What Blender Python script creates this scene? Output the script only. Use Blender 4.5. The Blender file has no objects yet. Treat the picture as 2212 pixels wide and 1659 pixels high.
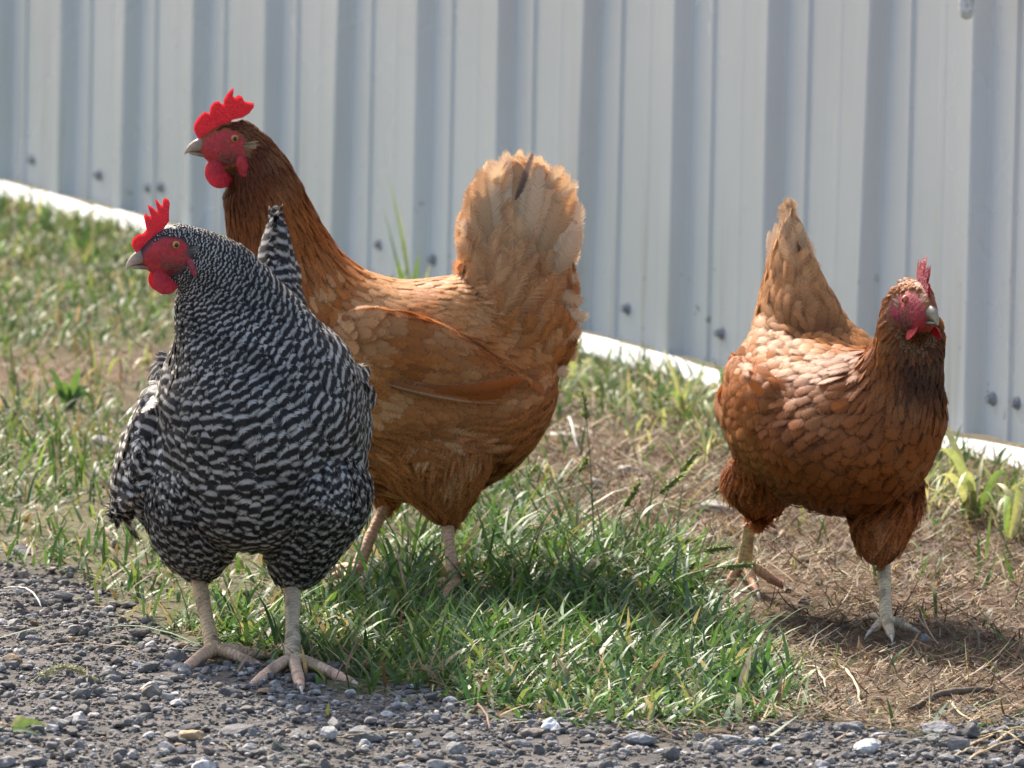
import bpy, bmesh, math, random
import numpy as np
from mathutils import Vector, Matrix
from mathutils.bvhtree import BVHTree

SEED = 7
rng = np.random.default_rng(SEED)
random.seed(SEED)
scene = bpy.context.scene
COL = scene.collection
R = math.radians

# ------------------------------------------------------------------ camera
CAM_H = 1.12                       # metres above the ground
PITCH = math.atan(0.114)           # looking slightly down
ROLL = 0.020
FQ = 17281.0                       # focal length in units of a 2212-wide picture
QW, QH = 2212.0, 1659.0
cam_data = bpy.data.cameras.new("camera")
cam = bpy.data.objects.new("camera", cam_data)
COL.objects.link(cam)
cam_data.sensor_width = 36.0
cam_data.lens = FQ / QW * 36.0
cam_data.clip_start = 0.1
cam_data.clip_end = 500.0
CAM_M = Matrix.Translation((0, 0, CAM_H)) @ Matrix.Rotation(math.pi / 2 - PITCH, 4, 'X') @ Matrix.Rotation(ROLL, 4, 'Z')
cam.matrix_world = CAM_M
cam_data.dof.use_dof = True
cam_data.dof.focus_distance = 7.55
cam_data.dof.aperture_fstop = 17.0
scene.camera = cam

# ------------------------------------------------------------------ sky and sun
SUN_AZ = (-0.404, 0.915)            # horizontal direction towards the sun (behind left)
SUN_EL = R(43)
world = bpy.data.worlds.new("World")
scene.world = world
world.use_nodes = True
wn = world.node_tree.nodes
wl = world.node_tree.links
wn.clear()
w_out = wn.new("ShaderNodeOutputWorld")
w_bg = wn.new("ShaderNodeBackground")
w_sky = wn.new("ShaderNodeTexSky")
w_sky.sky_type = 'NISHITA'
w_sky.sun_disc = False
w_sky.sun_elevation = SUN_EL
w_sky.sun_rotation = math.atan2(SUN_AZ[0], SUN_AZ[1])
w_sky.air_density = 1.0
w_sky.dust_density = 4.2
w_sky.ozone_density = 1.0
w_bg.inputs['Strength'].default_value = 0.15
wl.new(w_sky.outputs[0], w_bg.inputs[0])
wl.new(w_bg.outputs[0], w_out.inputs[0])
sun_data = bpy.data.lights.new("sun", 'SUN')
sun_data.energy = 3.5
sun_data.angle = R(0.53)
sun_data.color = (1.0, 0.93, 0.82)
sun = bpy.data.objects.new("sun", sun_data)
COL.objects.link(sun)
_n = math.hypot(*SUN_AZ)
SUN_DIR = Vector((SUN_AZ[0] / _n * math.cos(SUN_EL), SUN_AZ[1] / _n * math.cos(SUN_EL), math.sin(SUN_EL)))
sun.rotation_euler = SUN_DIR.to_track_quat('Z', 'Y').to_euler()
sun.location = (-3, 12, 6)

# ------------------------------------------------------------------ picture
vs = scene.view_settings
vs.view_transform = 'Standard'
vs.look = 'None'
vs.gamma = 1.0
vs.exposure = 1.28
vs.use_curve_mapping = False
scene.cycles.max_bounces = 8
scene.cycles.transparent_max_bounces = 24
scene.cycles.use_denoising = True

# ------------------------------------------------------------------ helpers
_MI = np.array(CAM_M.inverted())
_MC = np.array(CAM_M)


def to_q(P):
    P = np.asarray(P, float)
    c = P @ _MI[:3, :3].T + _MI[:3, 3]
    d = -c[..., 2]
    return QW / 2 + FQ * c[..., 0] / d, QH / 2 - FQ * c[..., 1] / d


def ray(qx, qy):
    d = np.array([(qx - QW / 2) / FQ, -(qy - QH / 2) / FQ, -1.0])
    return _MC[:3, :3] @ d


def gpt(qx, qy, z=0.0):
    """point at height z seen along a line of sight"""
    d = ray(qx, qy)
    t = (z - CAM_H) / d[2]
    return np.array([0, 0, CAM_H]) + d * t


def dpt(qx, qy, Y):
    d = ray(qx, qy)
    return np.array([0, 0, CAM_H]) + d * (Y / d[1])


def np_mesh(name, V, quads=None, tris=None, attrs=None, smooth=True, mat_idx=None):
    V = np.asarray(V, np.float32)
    me = bpy.data.meshes.new(name)
    nq = 0 if quads is None else len(quads)
    nt = 0 if tris is None else len(tris)
    me.vertices.add(len(V))
    me.vertices.foreach_set("co", V.ravel())
    loops = []
    if nq:
        loops.append(np.asarray(quads, np.int32).ravel())
    if nt:
        loops.append(np.asarray(tris, np.int32).ravel())
    L = np.concatenate(loops)
    me.loops.add(len(L))
    me.loops.foreach_set("vertex_index", L)
    me.polygons.add(nq + nt)
    ls = np.concatenate([np.arange(nq) * 4, nq * 4 + np.arange(nt) * 3]).astype(np.int32)
    me.polygons.foreach_set("loop_start", ls)
    me.polygons.foreach_set("use_smooth", np.full(nq + nt, smooth, bool))
    if mat_idx is not None:
        me.polygons.foreach_set("material_index", np.asarray(mat_idx, np.int32))
    for k, (typ, arr) in (attrs or {}).items():
        arr = np.asarray(arr, np.float32)
        a = me.attributes.new(k, typ, 'POINT')
        if typ == 'FLOAT':
            a.data.foreach_set("value", arr.ravel())
        elif typ == 'FLOAT_VECTOR':
            a.data.foreach_set("vector", arr.ravel())
        else:
            if arr.shape[1] == 3:
                arr = np.concatenate([arr, np.ones((len(arr), 1), np.float32)], 1)
            a.data.foreach_set("color", arr.ravel())
    me.update(calc_edges=True)
    return me


def link(name, me, mat=None, parent=None):
    o = bpy.data.objects.new(name, me)
    COL.objects.link(o)
    if mat is not None:
        for m in (mat if isinstance(mat, (list, tuple)) else [mat]):
            me.materials.append(m)
    if parent is not None:
        o.parent = parent
    return o


def empty(name, loc=(0, 0, 0), rz=0.0):
    o = bpy.data.objects.new(name, None)
    COL.objects.link(o)
    o.location = loc
    o.rotation_euler = (0, 0, rz)
    o.empty_display_size = 0.05
    return o


def tag(o, label=None, cat=None, group=None, kind=None):
    if label:
        o['label'] = label
    if cat:
        o['category'] = cat
    if group:
        o['group'] = group
    if kind or cat:
        o['kind'] = kind or 'thing'
    return o


def norm(a):
    a = np.asarray(a, float)
    return a / np.maximum(np.linalg.norm(a, axis=-1, keepdims=True), 1e-9)


def vnoise(x, y, scale, seed=0):
    """smooth lattice noise 0..1"""
    g = np.random.default_rng(seed + 991).random((64, 64))
    x = np.asarray(x, float) * scale + 1000
    y = np.asarray(y, float) * scale + 1000
    xi = np.floor(x).astype(int)
    yi = np.floor(y).astype(int)
    fx = x - xi
    fy = y - yi
    fx = fx * fx * (3 - 2 * fx)
    fy = fy * fy * (3 - 2 * fy)
    a = g[xi % 64, yi % 64]
    b = g[(xi + 1) % 64, yi % 64]
    c = g[xi % 64, (yi + 1) % 64]
    d = g[(xi + 1) % 64, (yi + 1) % 64]
    return (a * (1 - fx) + b * fx) * (1 - fy) + (c * (1 - fx) + d * fx) * fy


def sstep(a, b, x):
    t = np.clip((np.asarray(x, float) - a) / (b - a), 0, 1)
    return t * t * (3 - 2 * t)


def in_poly(poly, x, y):
    inside = np.zeros(np.shape(x), bool)
    n = len(poly)
    j = n - 1
    for i in range(n):
        xi, yi = poly[i]
        xj, yj = poly[j]
        c = ((yi > y) != (yj > y)) & (x < (xj - xi) * (y - yi) / (yj - yi + 1e-12) + xi)
        inside ^= c
        j = i
    return inside


def ribbons(C, S, W, N=None, crease=0.0, cols=2):
    """C (n,k,3) centre lines, S (n,k,3) side, W (n,k) half widths -> V, quads, u, t"""
    n, k, _ = C.shape
    S = np.broadcast_to(S, C.shape)
    if cols == 2:
        V = np.stack([C - S * W[..., None], C + S * W[..., None]], 2)
        uu = np.array([-1., 1.])
    else:
        off = 0 if N is None else np.broadcast_to(N, C.shape) * (crease * W)[..., None]
        if cols == 3:
            V = np.stack([C - S * W[..., None] - off, C, C + S * W[..., None] - off], 2)
            uu = np.array([-1., 0., 1.])
        else:
            V = np.stack([C - S * W[..., None] - off, C - S * W[..., None] * .55 - off * .25, C,
                          C + S * W[..., None] * .55 - off * .25, C + S * W[..., None] - off], 2)
            uu = np.array([-1., -.55, 0., .55, 1.])
    c = len(uu)
    base = (np.arange(n) * k * c)[:, None, None]
    r = (np.arange(k - 1) * c)[None, :, None]
    q = np.arange(c - 1)[None, None, :]
    i0 = base + r + q
    Q = np.stack([i0, i0 + 1, i0 + c + 1, i0 + c], -1).reshape(-1, 4)
    u = np.broadcast_to(uu[None, None, :], (n, k, c)).reshape(-1)
    t = np.broadcast_to(np.linspace(0, 1, k)[None, :, None], (n, k, c)).reshape(-1)
    return V.reshape(-1, 3), Q, u, t


def rep(a, per):
    return np.repeat(np.asarray(a), per, axis=0)


def spline(pts, n):
    """Catmull-Rom through rows of pts, n samples"""
    pts = np.asarray(pts, float)
    m = len(pts)
    P = np.vstack([2 * pts[0] - pts[1], pts, 2 * pts[-1] - pts[-2]])
    s = np.linspace(0, m - 1 - 1e-9, n)
    i = s.astype(int)
    f = (s - i)[:, None]
    p0, p1, p2, p3 = P[i], P[i + 1], P[i + 2], P[i + 3]
    return 0.5 * ((2 * p1) + (-p0 + p2) * f + (2 * p0 - 5 * p1 + 4 * p2 - p3) * f ** 2 + (-p0 + 3 * p1 - 3 * p2 + p3) * f ** 3)


def tube_arrays(path, rad, seg=8, caps=True, rad2=None):
    """closed tube along path with radii -> V, Q, T"""
    path = np.asarray(path, float)
    k = len(path)
    rad = np.broadcast_to(np.asarray(rad, float), (k,))
    tan = norm(np.gradient(path, axis=0))
    ref = np.array([0, 0, 1.]) if abs(tan[0][2]) < .8 else np.array([1., 0, 0])
    a = norm(np.cross(tan, ref))
    b = np.cross(tan, a)
    th = np.arange(seg) / seg * 2 * np.pi
    r2 = rad if rad2 is None else np.broadcast_to(np.asarray(rad2, float), (k,))
    V = path[:, None] + a[:, None] * (np.cos(th)[None, :, None] * rad[:, None, None]) + b[:, None] * (np.sin(th)[None, :, None] * r2[:, None, None])
    i = np.arange(k - 1)[:, None] * seg
    j = np.arange(seg)[None]
    jn = (j + 1) % seg
    Q = np.stack([i + j, i + jn, i + seg + jn, i + seg + j], -1).reshape(-1, 4)
    V = V.reshape(-1, 3)
    T = np.zeros((0, 3), int)
    if caps:
        n0 = len(V)
        V = np.vstack([V, path[0], path[-1]])
        T = np.concatenate([np.stack([np.full(seg, n0), jn[0], j[0]], -1),
                            np.stack([np.full(seg, n0 + 1), (k - 1) * seg + j[0], (k - 1) * seg + jn[0]], -1)])
    return V, Q, T


def merge(parts):
    """parts: list of (V,Q,T) -> one"""
    Vs, Qs, Ts, o = [], [], [], 0
    for V, Q, T in parts:
        Vs.append(V)
        if Q is not None and len(Q):
            Qs.append(Q + o)
        if T is not None and len(T):
            Ts.append(T + o)
        o += len(V)
    return np.vstack(Vs), (np.vstack(Qs) if Qs else None), (np.vstack(Ts) if Ts else None)


# ------------------------------------------------------------------ materials
class NT:
    def __init__(s, name):
        s.m = bpy.data.materials.new(name)
        s.m.use_nodes = True
        s.t = s.m.node_tree
        s.t.nodes.clear()
        s.out = s.n("ShaderNodeOutputMaterial")

    def n(s, typ, **kw):
        nd = s.t.nodes.new(typ)
        for k, v in kw.items():
            setattr(nd, k, v)
        return nd

    def l(s, a, b):
        s.t.links.new(a, b)

    def val(s, sock, v):
        if hasattr(v, "links") or hasattr(v, "is_output"):
            s.l(v, sock)
        else:
            sock.default_value = v

    def math(s, op, a, b=0.0, c=None, clamp=False):
        nd = s.n("ShaderNodeMath", operation=op, use_clamp=clamp)
        s.val(nd.inputs[0], a)
        s.val(nd.inputs[1], b)
        if c is not None:
            s.val(nd.inputs[2], c)
        return nd.outputs[0]

    def ramp(s, x, a, b, lo=0.0, hi=1.0, smooth=True):
        nd = s.n("ShaderNodeMapRange", interpolation_type='SMOOTHSTEP' if smooth else 'LINEAR')
        s.val(nd.inputs[0], x)
        for i, v in zip((1, 2, 3, 4), (a, b, lo, hi)):
            s.val(nd.inputs[i], v)
        return nd.outputs[0]

    def mix(s, f, a, b, blend='MIX'):
        nd = s.n("ShaderNodeMix", data_type='RGBA', blend_type=blend)
        s.val(nd.inputs[0], f)
        for sock, v in ((nd.inputs[6], a), (nd.inputs[7], b)):
            if isinstance(v, tuple):
                v = (*v, 1.0) if len(v) == 3 else v
            s.val(sock, v)
        return nd.outputs[2]

    def attr(s, name):
        return s.n("ShaderNodeAttribute", attribute_name=name)

    def noise(s, vec=None, scale=5.0, detail=3.0, rough=0.55, dims='3D', w=None):
        nd = s.n("ShaderNodeTexNoise", noise_dimensions=dims)
        nd.inputs['Scale'].default_value = scale
        nd.inputs['Detail'].default_value = detail
        nd.inputs['Roughness'].default_value = rough
        if vec is not None:
            s.l(vec, nd.inputs['Vector'])
        if w is not None:
            s.l(w, nd.inputs['W'])
        return nd.outputs['Fac']

    def coord(s, kind='Object'):
        return s.n("ShaderNodeTexCoord").outputs[kind]

    def bump(s, h, strength=0.3, dist=0.002):
        nd = s.n("ShaderNodeBump")
        nd.inputs['Strength'].default_value = strength
        nd.inputs['Distance'].default_value = dist
        s.l(h, nd.inputs['Height'])
        return nd.outputs[0]

    def pbsdf(s, col, rough=0.6, spec=0.3, normal=None, **kw):
        b = s.n("ShaderNodeBsdfPrincipled")
        if isinstance(col, tuple):
            col = (*col, 1.0) if len(col) == 3 else col
        s.val(b.inputs['Base Color'], col)
        s.val(b.inputs['Roughness'], rough)
        s.val(b.inputs['Specular IOR Level'], spec)
        for k, v in kw.items():
            s.val(b.inputs[k.replace('_', ' ')], v)
        if normal is not None:
            s.l(normal, b.inputs['Normal'])
        return b.outputs[0]

    def transl(s, bsdf, col, fac):
        t = s.n("ShaderNodeBsdfTranslucent")
        if isinstance(col, tuple):
            col = (*col, 1.0)
        s.val(t.inputs[0], col)
        mx = s.n("ShaderNodeMixShader")
        s.val(mx.inputs[0], fac)
        s.l(bsdf, mx.inputs[1])
        s.l(t.outputs[0], mx.inputs[2])
        return mx.outputs[0]

    def fin(s, sh, disp=None):
        s.l(sh, s.out.inputs[0])
        return s.m


def mat_attr(name, attr="col", rough=0.7, spec=0.25, transl=0.0, noise_amt=0.3, noise_scale=60.0, bump=0.0, tcol=(1.0, 1.0, 1.0)):
    g = NT(name)
    c = g.attr(attr).outputs['Color']
    nz = g.noise(g.coord(), noise_scale, 4.0)
    f = g.ramp(nz, 0.3, 0.7, 1 - noise_amt, 1 + noise_amt, smooth=False)
    vm = g.n("ShaderNodeVectorMath", operation='SCALE')
    g.l(c, vm.inputs[0])
    g.l(f, vm.inputs['Scale'])
    col = vm.outputs[0]
    nrm = g.bump(nz, bump, 0.003) if bump else None
    b = g.pbsdf(col, rough, spec, nrm)
    if transl:
        tc = g.mix(1.0, col, tcol, 'MULTIPLY')
        b = g.transl(b, tc, transl)
    return g.fin(b)


def feather_mat(name, barred=False, transl=0.28, edge=0.35, fray=True, edge_col=(0.62, 0.42, 0.24), dark=(0.024, 0.021, 0.020), light=(0.47, 0.435, 0.395), soft=0.42, streak=0.17):
    g = NT(name)
    sp = g.n("ShaderNodeSeparateXYZ")
    g.l(g.attr("fuv").outputs['Vector'], sp.inputs[0])
    u, t, d = sp.outputs[0], sp.outputs[1], sp.outputs[2]      # across, along, cm from the tip
    rnd = g.attr("frnd").outputs['Fac']
    par = g.n("ShaderNodeSeparateXYZ")
    g.l(g.attr("fpar").outputs['Vector'], par.inputs[0])
    lam, down, wid = par.outputs[0], par.outputs[1], par.outputs[2]   # bar spacing, downiness, half width cm
    au = g.math('ABSOLUTE', u)
    barb = g.math('ADD', d, g.math('MULTIPLY', g.math('MULTIPLY', au, wid), 0.9))
    wv = g.math('ADD', g.math('MULTIPLY', barb, 4.5), g.math('MULTIPLY', rnd, 311.0))
    nb = g.noise(None, 1.0, 2.0, 0.6, '1D', wv)                  # streaks along barbs
    col = g.attr("fcol").outputs['Color']
    if barred:
        ph = g.math('ADD', g.math('DIVIDE', d, lam), g.math('MULTIPLY', g.math('MULTIPLY', au, au), 0.22))
        ph = g.math('ADD', ph, g.math('MULTIPLY', g.math('SUBTRACT', nb, 0.5), 0.30))
        ph = g.math('ADD', ph, g.math('MULTIPLY', g.math('SUBTRACT', rnd, 0.5), 0.30))
        s = g.math('SINE', g.math('MULTIPLY', ph, 6.28318))
        bar = g.ramp(s, -0.20, 1.05)
        lt = g.mix(g.ramp(rnd, 0, 1, 0.0, 0.35), light, (0.28, 0.26, 0.24))
        col = g.mix(bar, dark, lt)
        col = g.mix(1.0, col, g.attr("fcol").outputs['Color'], 'MULTIPLY')
    else:
        tipf = g.ramp(d, 0.05, 0.55, 1.0, 0.0)
        ed = g.math('MAXIMUM', g.ramp(au, 0.62, 1.0), tipf)
        dk = g.n("ShaderNodeVectorMath", operation='SCALE')
        g.l(col, dk.inputs[0])
        dk.inputs['Scale'].default_value = 0.32  # dark edge colour: shadow gaps between feathers painted in
        ec = g.mix(lam, dk.outputs[0], g.mix(0.36, col, edge_col))
        col = g.mix(g.math('MULTIPLY', ed, edge), col, ec)
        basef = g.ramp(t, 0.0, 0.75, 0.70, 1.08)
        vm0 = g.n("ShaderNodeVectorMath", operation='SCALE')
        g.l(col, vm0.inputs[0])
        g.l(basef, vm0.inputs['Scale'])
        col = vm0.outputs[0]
    sc = g.math('MULTIPLY', g.ramp(nb, 0.25, 0.75, 1 - streak, 1 + streak, False), g.ramp(rnd, 0, 1, 0.88, 1.12, False))
    vm = g.n("ShaderNodeVectorMath", operation='SCALE')
    g.l(col, vm.inputs[0])
    g.l(sc, vm.inputs['Scale'])
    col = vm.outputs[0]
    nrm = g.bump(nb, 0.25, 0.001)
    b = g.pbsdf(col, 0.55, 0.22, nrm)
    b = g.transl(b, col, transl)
    if fray:
        tipw = g.math('MAXIMUM', g.math('MULTIPLY', wid, 0.75), 0.12)
        e = g.math('MAXIMUM', au, g.math('SUBTRACT', 1.0, g.math('DIVIDE', d, tipw)))
        wf = g.math('ADD', g.math('MULTIPLY', barb, 6.0), g.math('MULTIPLY', rnd, 733.0))
        nf = g.noise(None, 1.0, 1.0, 0.5, '1D', wf)
        e = g.math('ADD', e, g.math('MULTIPLY', g.math('SUBTRACT', nf, 0.5), g.math('ADD', 0.9, down)))
        al = g.ramp(e, g.math('SUBTRACT', soft, g.math('MULTIPLY', down, 0.35)), 1.0, 1.0, 0.0)
        al = g.math('MULTIPLY', al, g.ramp(t, 0.0, 0.12))
        tr = g.n("ShaderNodeBsdfTransparent")
        mx = g.n("ShaderNodeMixShader")
        g.l(al, mx.inputs[0])
        g.l(tr.outputs[0], mx.inputs[1])
        g.l(b, mx.inputs[2])
        b = mx.outputs[0]
    return g.fin(b)
# ================================================================== MATERIALS OF THE PLACE
def metal_wall_mat():
    g = NT("painted_steel")
    co = g.coord()
    n1 = g.noise(co, 1.6, 4.0)
    mp = g.n("ShaderNodeMapping")
    mp.inputs['Scale'].default_value = (30, 30, 1.2)
    g.l(co, mp.inputs[0])
    n2 = g.noise(mp.outputs[0], 1.0, 3.0)
    n3 = g.noise(co, 55.0, 2.0)
    spots = g.ramp(n3, 0.70, 0.76)
    z = g.n("ShaderNodeSeparateXYZ")
    g.l(co, z.inputs[0])
    low = g.ramp(z.outputs[2], 0.02, 0.30, 0.85, 0.08)
    col = g.mix(g.ramp(n1, 0.3, 0.7), (0.55, 0.556, 0.556), (0.60, 0.605, 0.605))
    col = g.mix(g.math('MULTIPLY', g.ramp(n2, 0.52, 0.75), g.math('ADD', low, 0.1)), col, (0.42, 0.40, 0.36))
    col = g.mix(g.math('MULTIPLY', spots, low), col, (0.20, 0.19, 0.17))
    b = g.pbsdf(col, g.ramp(n1, 0.2, 0.8, 0.22, 0.30), 0.5, g.bump(n1, 0.04, 0.01), IOR=2.0)
    return g.fin(b)


def trim_mat():
    g = NT("white_trim_paint")
    co = g.coord()
    n1 = g.noise(co, 9.0, 4.0)
    n2 = g.noise(co, 60.0, 3.0)
    col = g.mix(g.ramp(n1, 0.48, 0.72, 0, 0.6), (0.62, 0.62, 0.60), (0.36, 0.33, 0.27))
    col = g.mix(g.ramp(n2, 0.66, 0.78, 0, 0.6), col, (0.30, 0.27, 0.22))
    return g.fin(g.pbsdf(col, 0.42, 0.4, g.bump(n2, 0.15, 0.002)))


def ground_mat():
    g = NT("soil_ground")
    co = g.coord()
    c = g.attr("col").outputs['Color']
    n1 = g.noise(co, 90.0, 5.0, 0.65)
    n2 = g.noise(co, 14.0, 4.0, 0.6)
    f = g.math('MULTIPLY', g.ramp(n1, 0.25, 0.75, 0.55, 1.5, False), g.ramp(n2, 0.3, 0.7, 0.75, 1.25, False))
    vm = g.n("ShaderNodeVectorMath", operation='SCALE')
    g.l(c, vm.inputs[0])
    g.l(f, vm.inputs['Scale'])
    b = g.pbsdf(vm.outputs[0], 0.92, 0.15, g.bump(n1, 0.8, 0.006))
    return g.fin(b)


def simple_mat(name, col, rough=0.6, spec=0.3, nscale=40.0, amt=0.25, **kw):
    g = NT(name)
    nz = g.noise(g.coord(), nscale, 4.0)
    lo = tuple(c * (1 - amt) for c in col)
    hi = tuple(min(1, c * (1 + amt)) for c in col)
    c = g.mix(g.ramp(nz, 0.3, 0.7), lo, hi)
    return g.fin(g.pbsdf(c, rough, spec, g.bump(nz, 0.2, 0.001), **kw))


MAT = {}
MAT['wall'] = metal_wall_mat()
MAT['trim'] = trim_mat()
MAT['ground'] = ground_mat()
MAT['screw'] = simple_mat("weathered_zinc", (0.26, 0.27, 0.28), 0.5, 0.5, 300)
MAT['fitting'] = simple_mat("pale_grey_plastic", (0.62, 0.62, 0.60), 0.4, 0.4, 200)
MAT['darkmetal'] = simple_mat("dark_metal", (0.09, 0.085, 0.085), 0.5, 0.4, 200)
MAT['stone'] = mat_attr("gravel_stone", "col", 0.82, 0.25, 0.0, 0.35, 220.0, 0.5)
MAT['grass'] = mat_attr("grass_blade", "col", 0.5, 0.35, 0.38, 0.22, 120.0, 0.0, (1.0, 1.0, 0.75))
MAT['straw'] = mat_attr("dry_straw", "col", 0.65, 0.25, 0.15, 0.3, 150.0, 0.0)

# ================================================================== THE METAL WALL
WA = gpt(0, 408)
WB = gpt(2212, 996)
WD = norm(WB - WA)
WN = np.array([WD[1], -WD[0], 0.0])          # towards the yard
RIB = 0.2785                                   # spacing of the big ribs
RH = 0.020                                     # their height
E0 = -0.007 + 0.046


def wpt(u, out, z):
    u, out, z = np.broadcast_arrays(np.asarray(u, float), np.asarray(out, float), np.asarray(z, float))
    return WA + WD * u[..., None] + WN * out[..., None] + np.array([0, 0, 1.]) * z[..., None]


wall = empty("metal_wall", tuple(WA))
tag(wall, "tall white ribbed sheet metal wall running behind the three hens", "wall")
WINV = Matrix.Translation(Vector(-WA))


def wmesh(name, V, Q, T, mat, smooth=False, parent=None):
    me = np_mesh(name, np.asarray(V) - WA, Q, T, smooth=smooth)
    return link(name, me, mat, parent or wall)


PANELS = []


def rib_profile(e, lean):
    """(u,out,lean weight) points of one rib with its right top edge at e"""
    return [(e - 0.052, 0.0, lean * .6), (e - 0.047, 0.002, lean), (e - 0.040, RH - 0.0025, lean), (e - 0.036, RH, lean), (e - 0.003, RH, lean),
            (e, RH - 0.002, lean), (e + 0.007, 0.0025, lean), (e + 0.011, 0.0, lean)]


def minor_profile(c, h=0.0040):
    return [(c - 0.011, 0.0, 0), (c - 0.006, h, 0), (c + 0.005, h, 0), (c + 0.009, 0.0, 0)]


PANEL_H = 3.1
for k in range(-3, 6):
    i0 = k * 3 - 1                              # ribs i0+1 .. i0+3 ; the last one laps the next sheet
    pr = [(E0 + i0 * RIB - 0.03, 0.0, 0)]
    pr.append((E0 + i0 * RIB + 0.02, 0.0, 0))
    for j in range(1, 4):
        e = E0 + (i0 + j) * RIB
        pr += minor_profile(e - RIB + 0.074)
        pr += minor_profile(e - RIB + 0.160, 0.0006)
        pr += rib_profile(e, 1.0 if j == 3 else 0.0)
    pr.append((E0 + (i0 + 3) * RIB + 0.020, -0.005, 1.0))
    pr = np.array(pr)
    zs = np.array([0.0185, 0.25, 0.8, 1.6, PANEL_H]) 
    rows = []
    for z in zs:
        ln = 0.034 * pr[:, 2] * (0.35 * 0 + (z - 0.45))
        rows.append(wpt(pr[:, 0] + ln, pr[:, 1] + 0.0012 * np.sin(pr[:, 0] * 9 + z * 3), z))
    F = np.stack(rows)
    Bk = F - WN * 0.0012
    nz, npf = F.shape[:2]
    V = np.concatenate([F.reshape(-1, 3), Bk.reshape(-1, 3)])
    a = (np.arange(nz - 1)[:, None] * npf + np.arange(npf - 1)[None]).ravel()
    Q1 = np.stack([a, a + 1, a + npf + 1, a + npf], -1)
    Q2 = Q1[:, ::-1] + nz * npf
    b = np.arange(npf - 1)
    Q3 = np.stack([b, b + nz * npf, b + 1 + nz * npf, b + 1], -1)
    PANELS.append((E0 + (i0 + .1) * RIB, wmesh("wall_panel", V, np.concatenate([Q1, Q2, Q3]), None, MAT['wall'])))

# screws along the foot of the sheets
hexa = np.arange(6) / 6 * 2 * np.pi
SCREW_U = [E0 + i * RIB + 0.40 * RIB + rng.normal(0, .008) for i in range(-6, 15)] + [0.653, 1.735, E0 + 12.12 * RIB]
for u in SCREW_U:
    zc = 0.060 + rng.normal(0, 0.004)
    parts = []
    for r0, r1, o0, o1, seg in ((0.0085, 0.0075, 0.0008, 0.003, 12), (0.0052, 0.0048, 0.003, 0.0085, 6)):
        th = np.arange(seg) / seg * 2 * np.pi + rng.random()
        A0 = wpt(u + r0 * np.cos(th), o0, zc + r0 * np.sin(th))
        A1 = wpt(u + r1 * np.cos(th), o1, zc + r1 * np.sin(th))
        V = np.vstack([A0, A1, wpt(u, o1, zc)[None]])
        jn = (np.arange(seg) + 1) % seg
        j = np.arange(seg)
        parts.append((V, np.stack([j, jn, seg + jn, seg + j], -1), np.stack([seg + j, seg + jn, np.full(seg, 2 * seg)], -1)))
    wmesh("screw", *merge(parts), MAT['screw'], parent=([p_ for u_, p_ in PANELS if u_ <= u] or [PANELS[0][1]])[-1])

# white trim strips at the foot
u = -2.2
rt = np.random.default_rng(3)
piece = 0
while u < 4.6:
    Lp = rt.uniform(0.42, 0.86)
    k = 9
    uu = np.linspace(u + 0.002, u + Lp - 0.002, k)
    sag = 0.0045 * np.sin(np.linspace(0, np.pi, k)) + rt.normal(0, 0.0012, k)
    tilt = rt.normal(0, 0.0022) * np.linspace(-1, 1, k)
    h = 0.0165 + sag + tilt
    o = 0.002 * rt.random()
    pr = []
    for s_, (ou, zz) in enumerate(((0.0255, 1.0), (0.030, 0.93), (0.043 + o, 0.10), (0.043 + o, -0.25), (0.0255, -0.25))):
        pr.append(wpt(uu, ou + rt.normal(0, 0.0006, k), np.where(zz > 0, h * zz, zz * 0.03)))
    P = np.stack(pr, 1)                         # k x 5
    V = P.reshape(-1, 3)
    i = np.arange(k - 1)[:, None] * 5
    j = np.arange(5)[None]
    jn = (j + 1) % 5
    Q = np.stack([i + j, i + 5 + j, i + 5 + jn, i + jn], -1).reshape(-1, 4)
    T = np.array([[0, 1, 2], [0, 2, 3], [0, 3, 4]])
    T = np.concatenate([T, T[:, ::-1] + (k - 1) * 5])
    wmesh("base_trim", V, Q, T, MAT['trim'])
    u += Lp
    piece += 1

# small fitting at the top right
_r = ray(2088, 14)
_o = np.array([0, 0, CAM_H])
_P = _o + _r * (((WA + WN * 0.06 - _o) @ WN) / (_r @ WN))
fit_u = float((_P - WA) @ WD)
fit_z = float(_P[2])
fe = empty("wall_fitting", tuple(wpt(fit_u, 0.02, fit_z)))
tag(fe, "small pale round ended pipe fitting with dark bracket high on the wall", "fitting")
FO = np.array(wpt(fit_u, 0.02, fit_z))


def place_fit(name, path, rad, mat, seg=14):
    V, Q, T = tube_arrays(path, rad, seg)
    link(name, np_mesh(name, V - FO, Q, T), mat, fe)


pth = [wpt(fit_u, 0.06, fit_z + z) for z in (0.30, 0.05, 0.012, 0.0, -0.008, -0.013, -0.015)]
place_fit("pipe", pth, [0.008, 0.008, 0.0085, 0.0095, 0.0085, 0.006, 0.0015], MAT['fitting'])
pth = [wpt(fit_u + d_, 0.052, fit_z + 0.030) for d_ in (-0.004, 0.02, 0.07, 0.10)]
place_fit("bracket", pth, [0.006, 0.006, 0.006, 0.005], MAT['darkmetal'])
pth = [wpt(fit_u + 0.098, o_, fit_z + 0.030) for o_ in (0.055, 0.02, -0.017)]
place_fit("bracket", pth, [0.007, 0.007, 0.007], MAT['darkmetal'])

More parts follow.
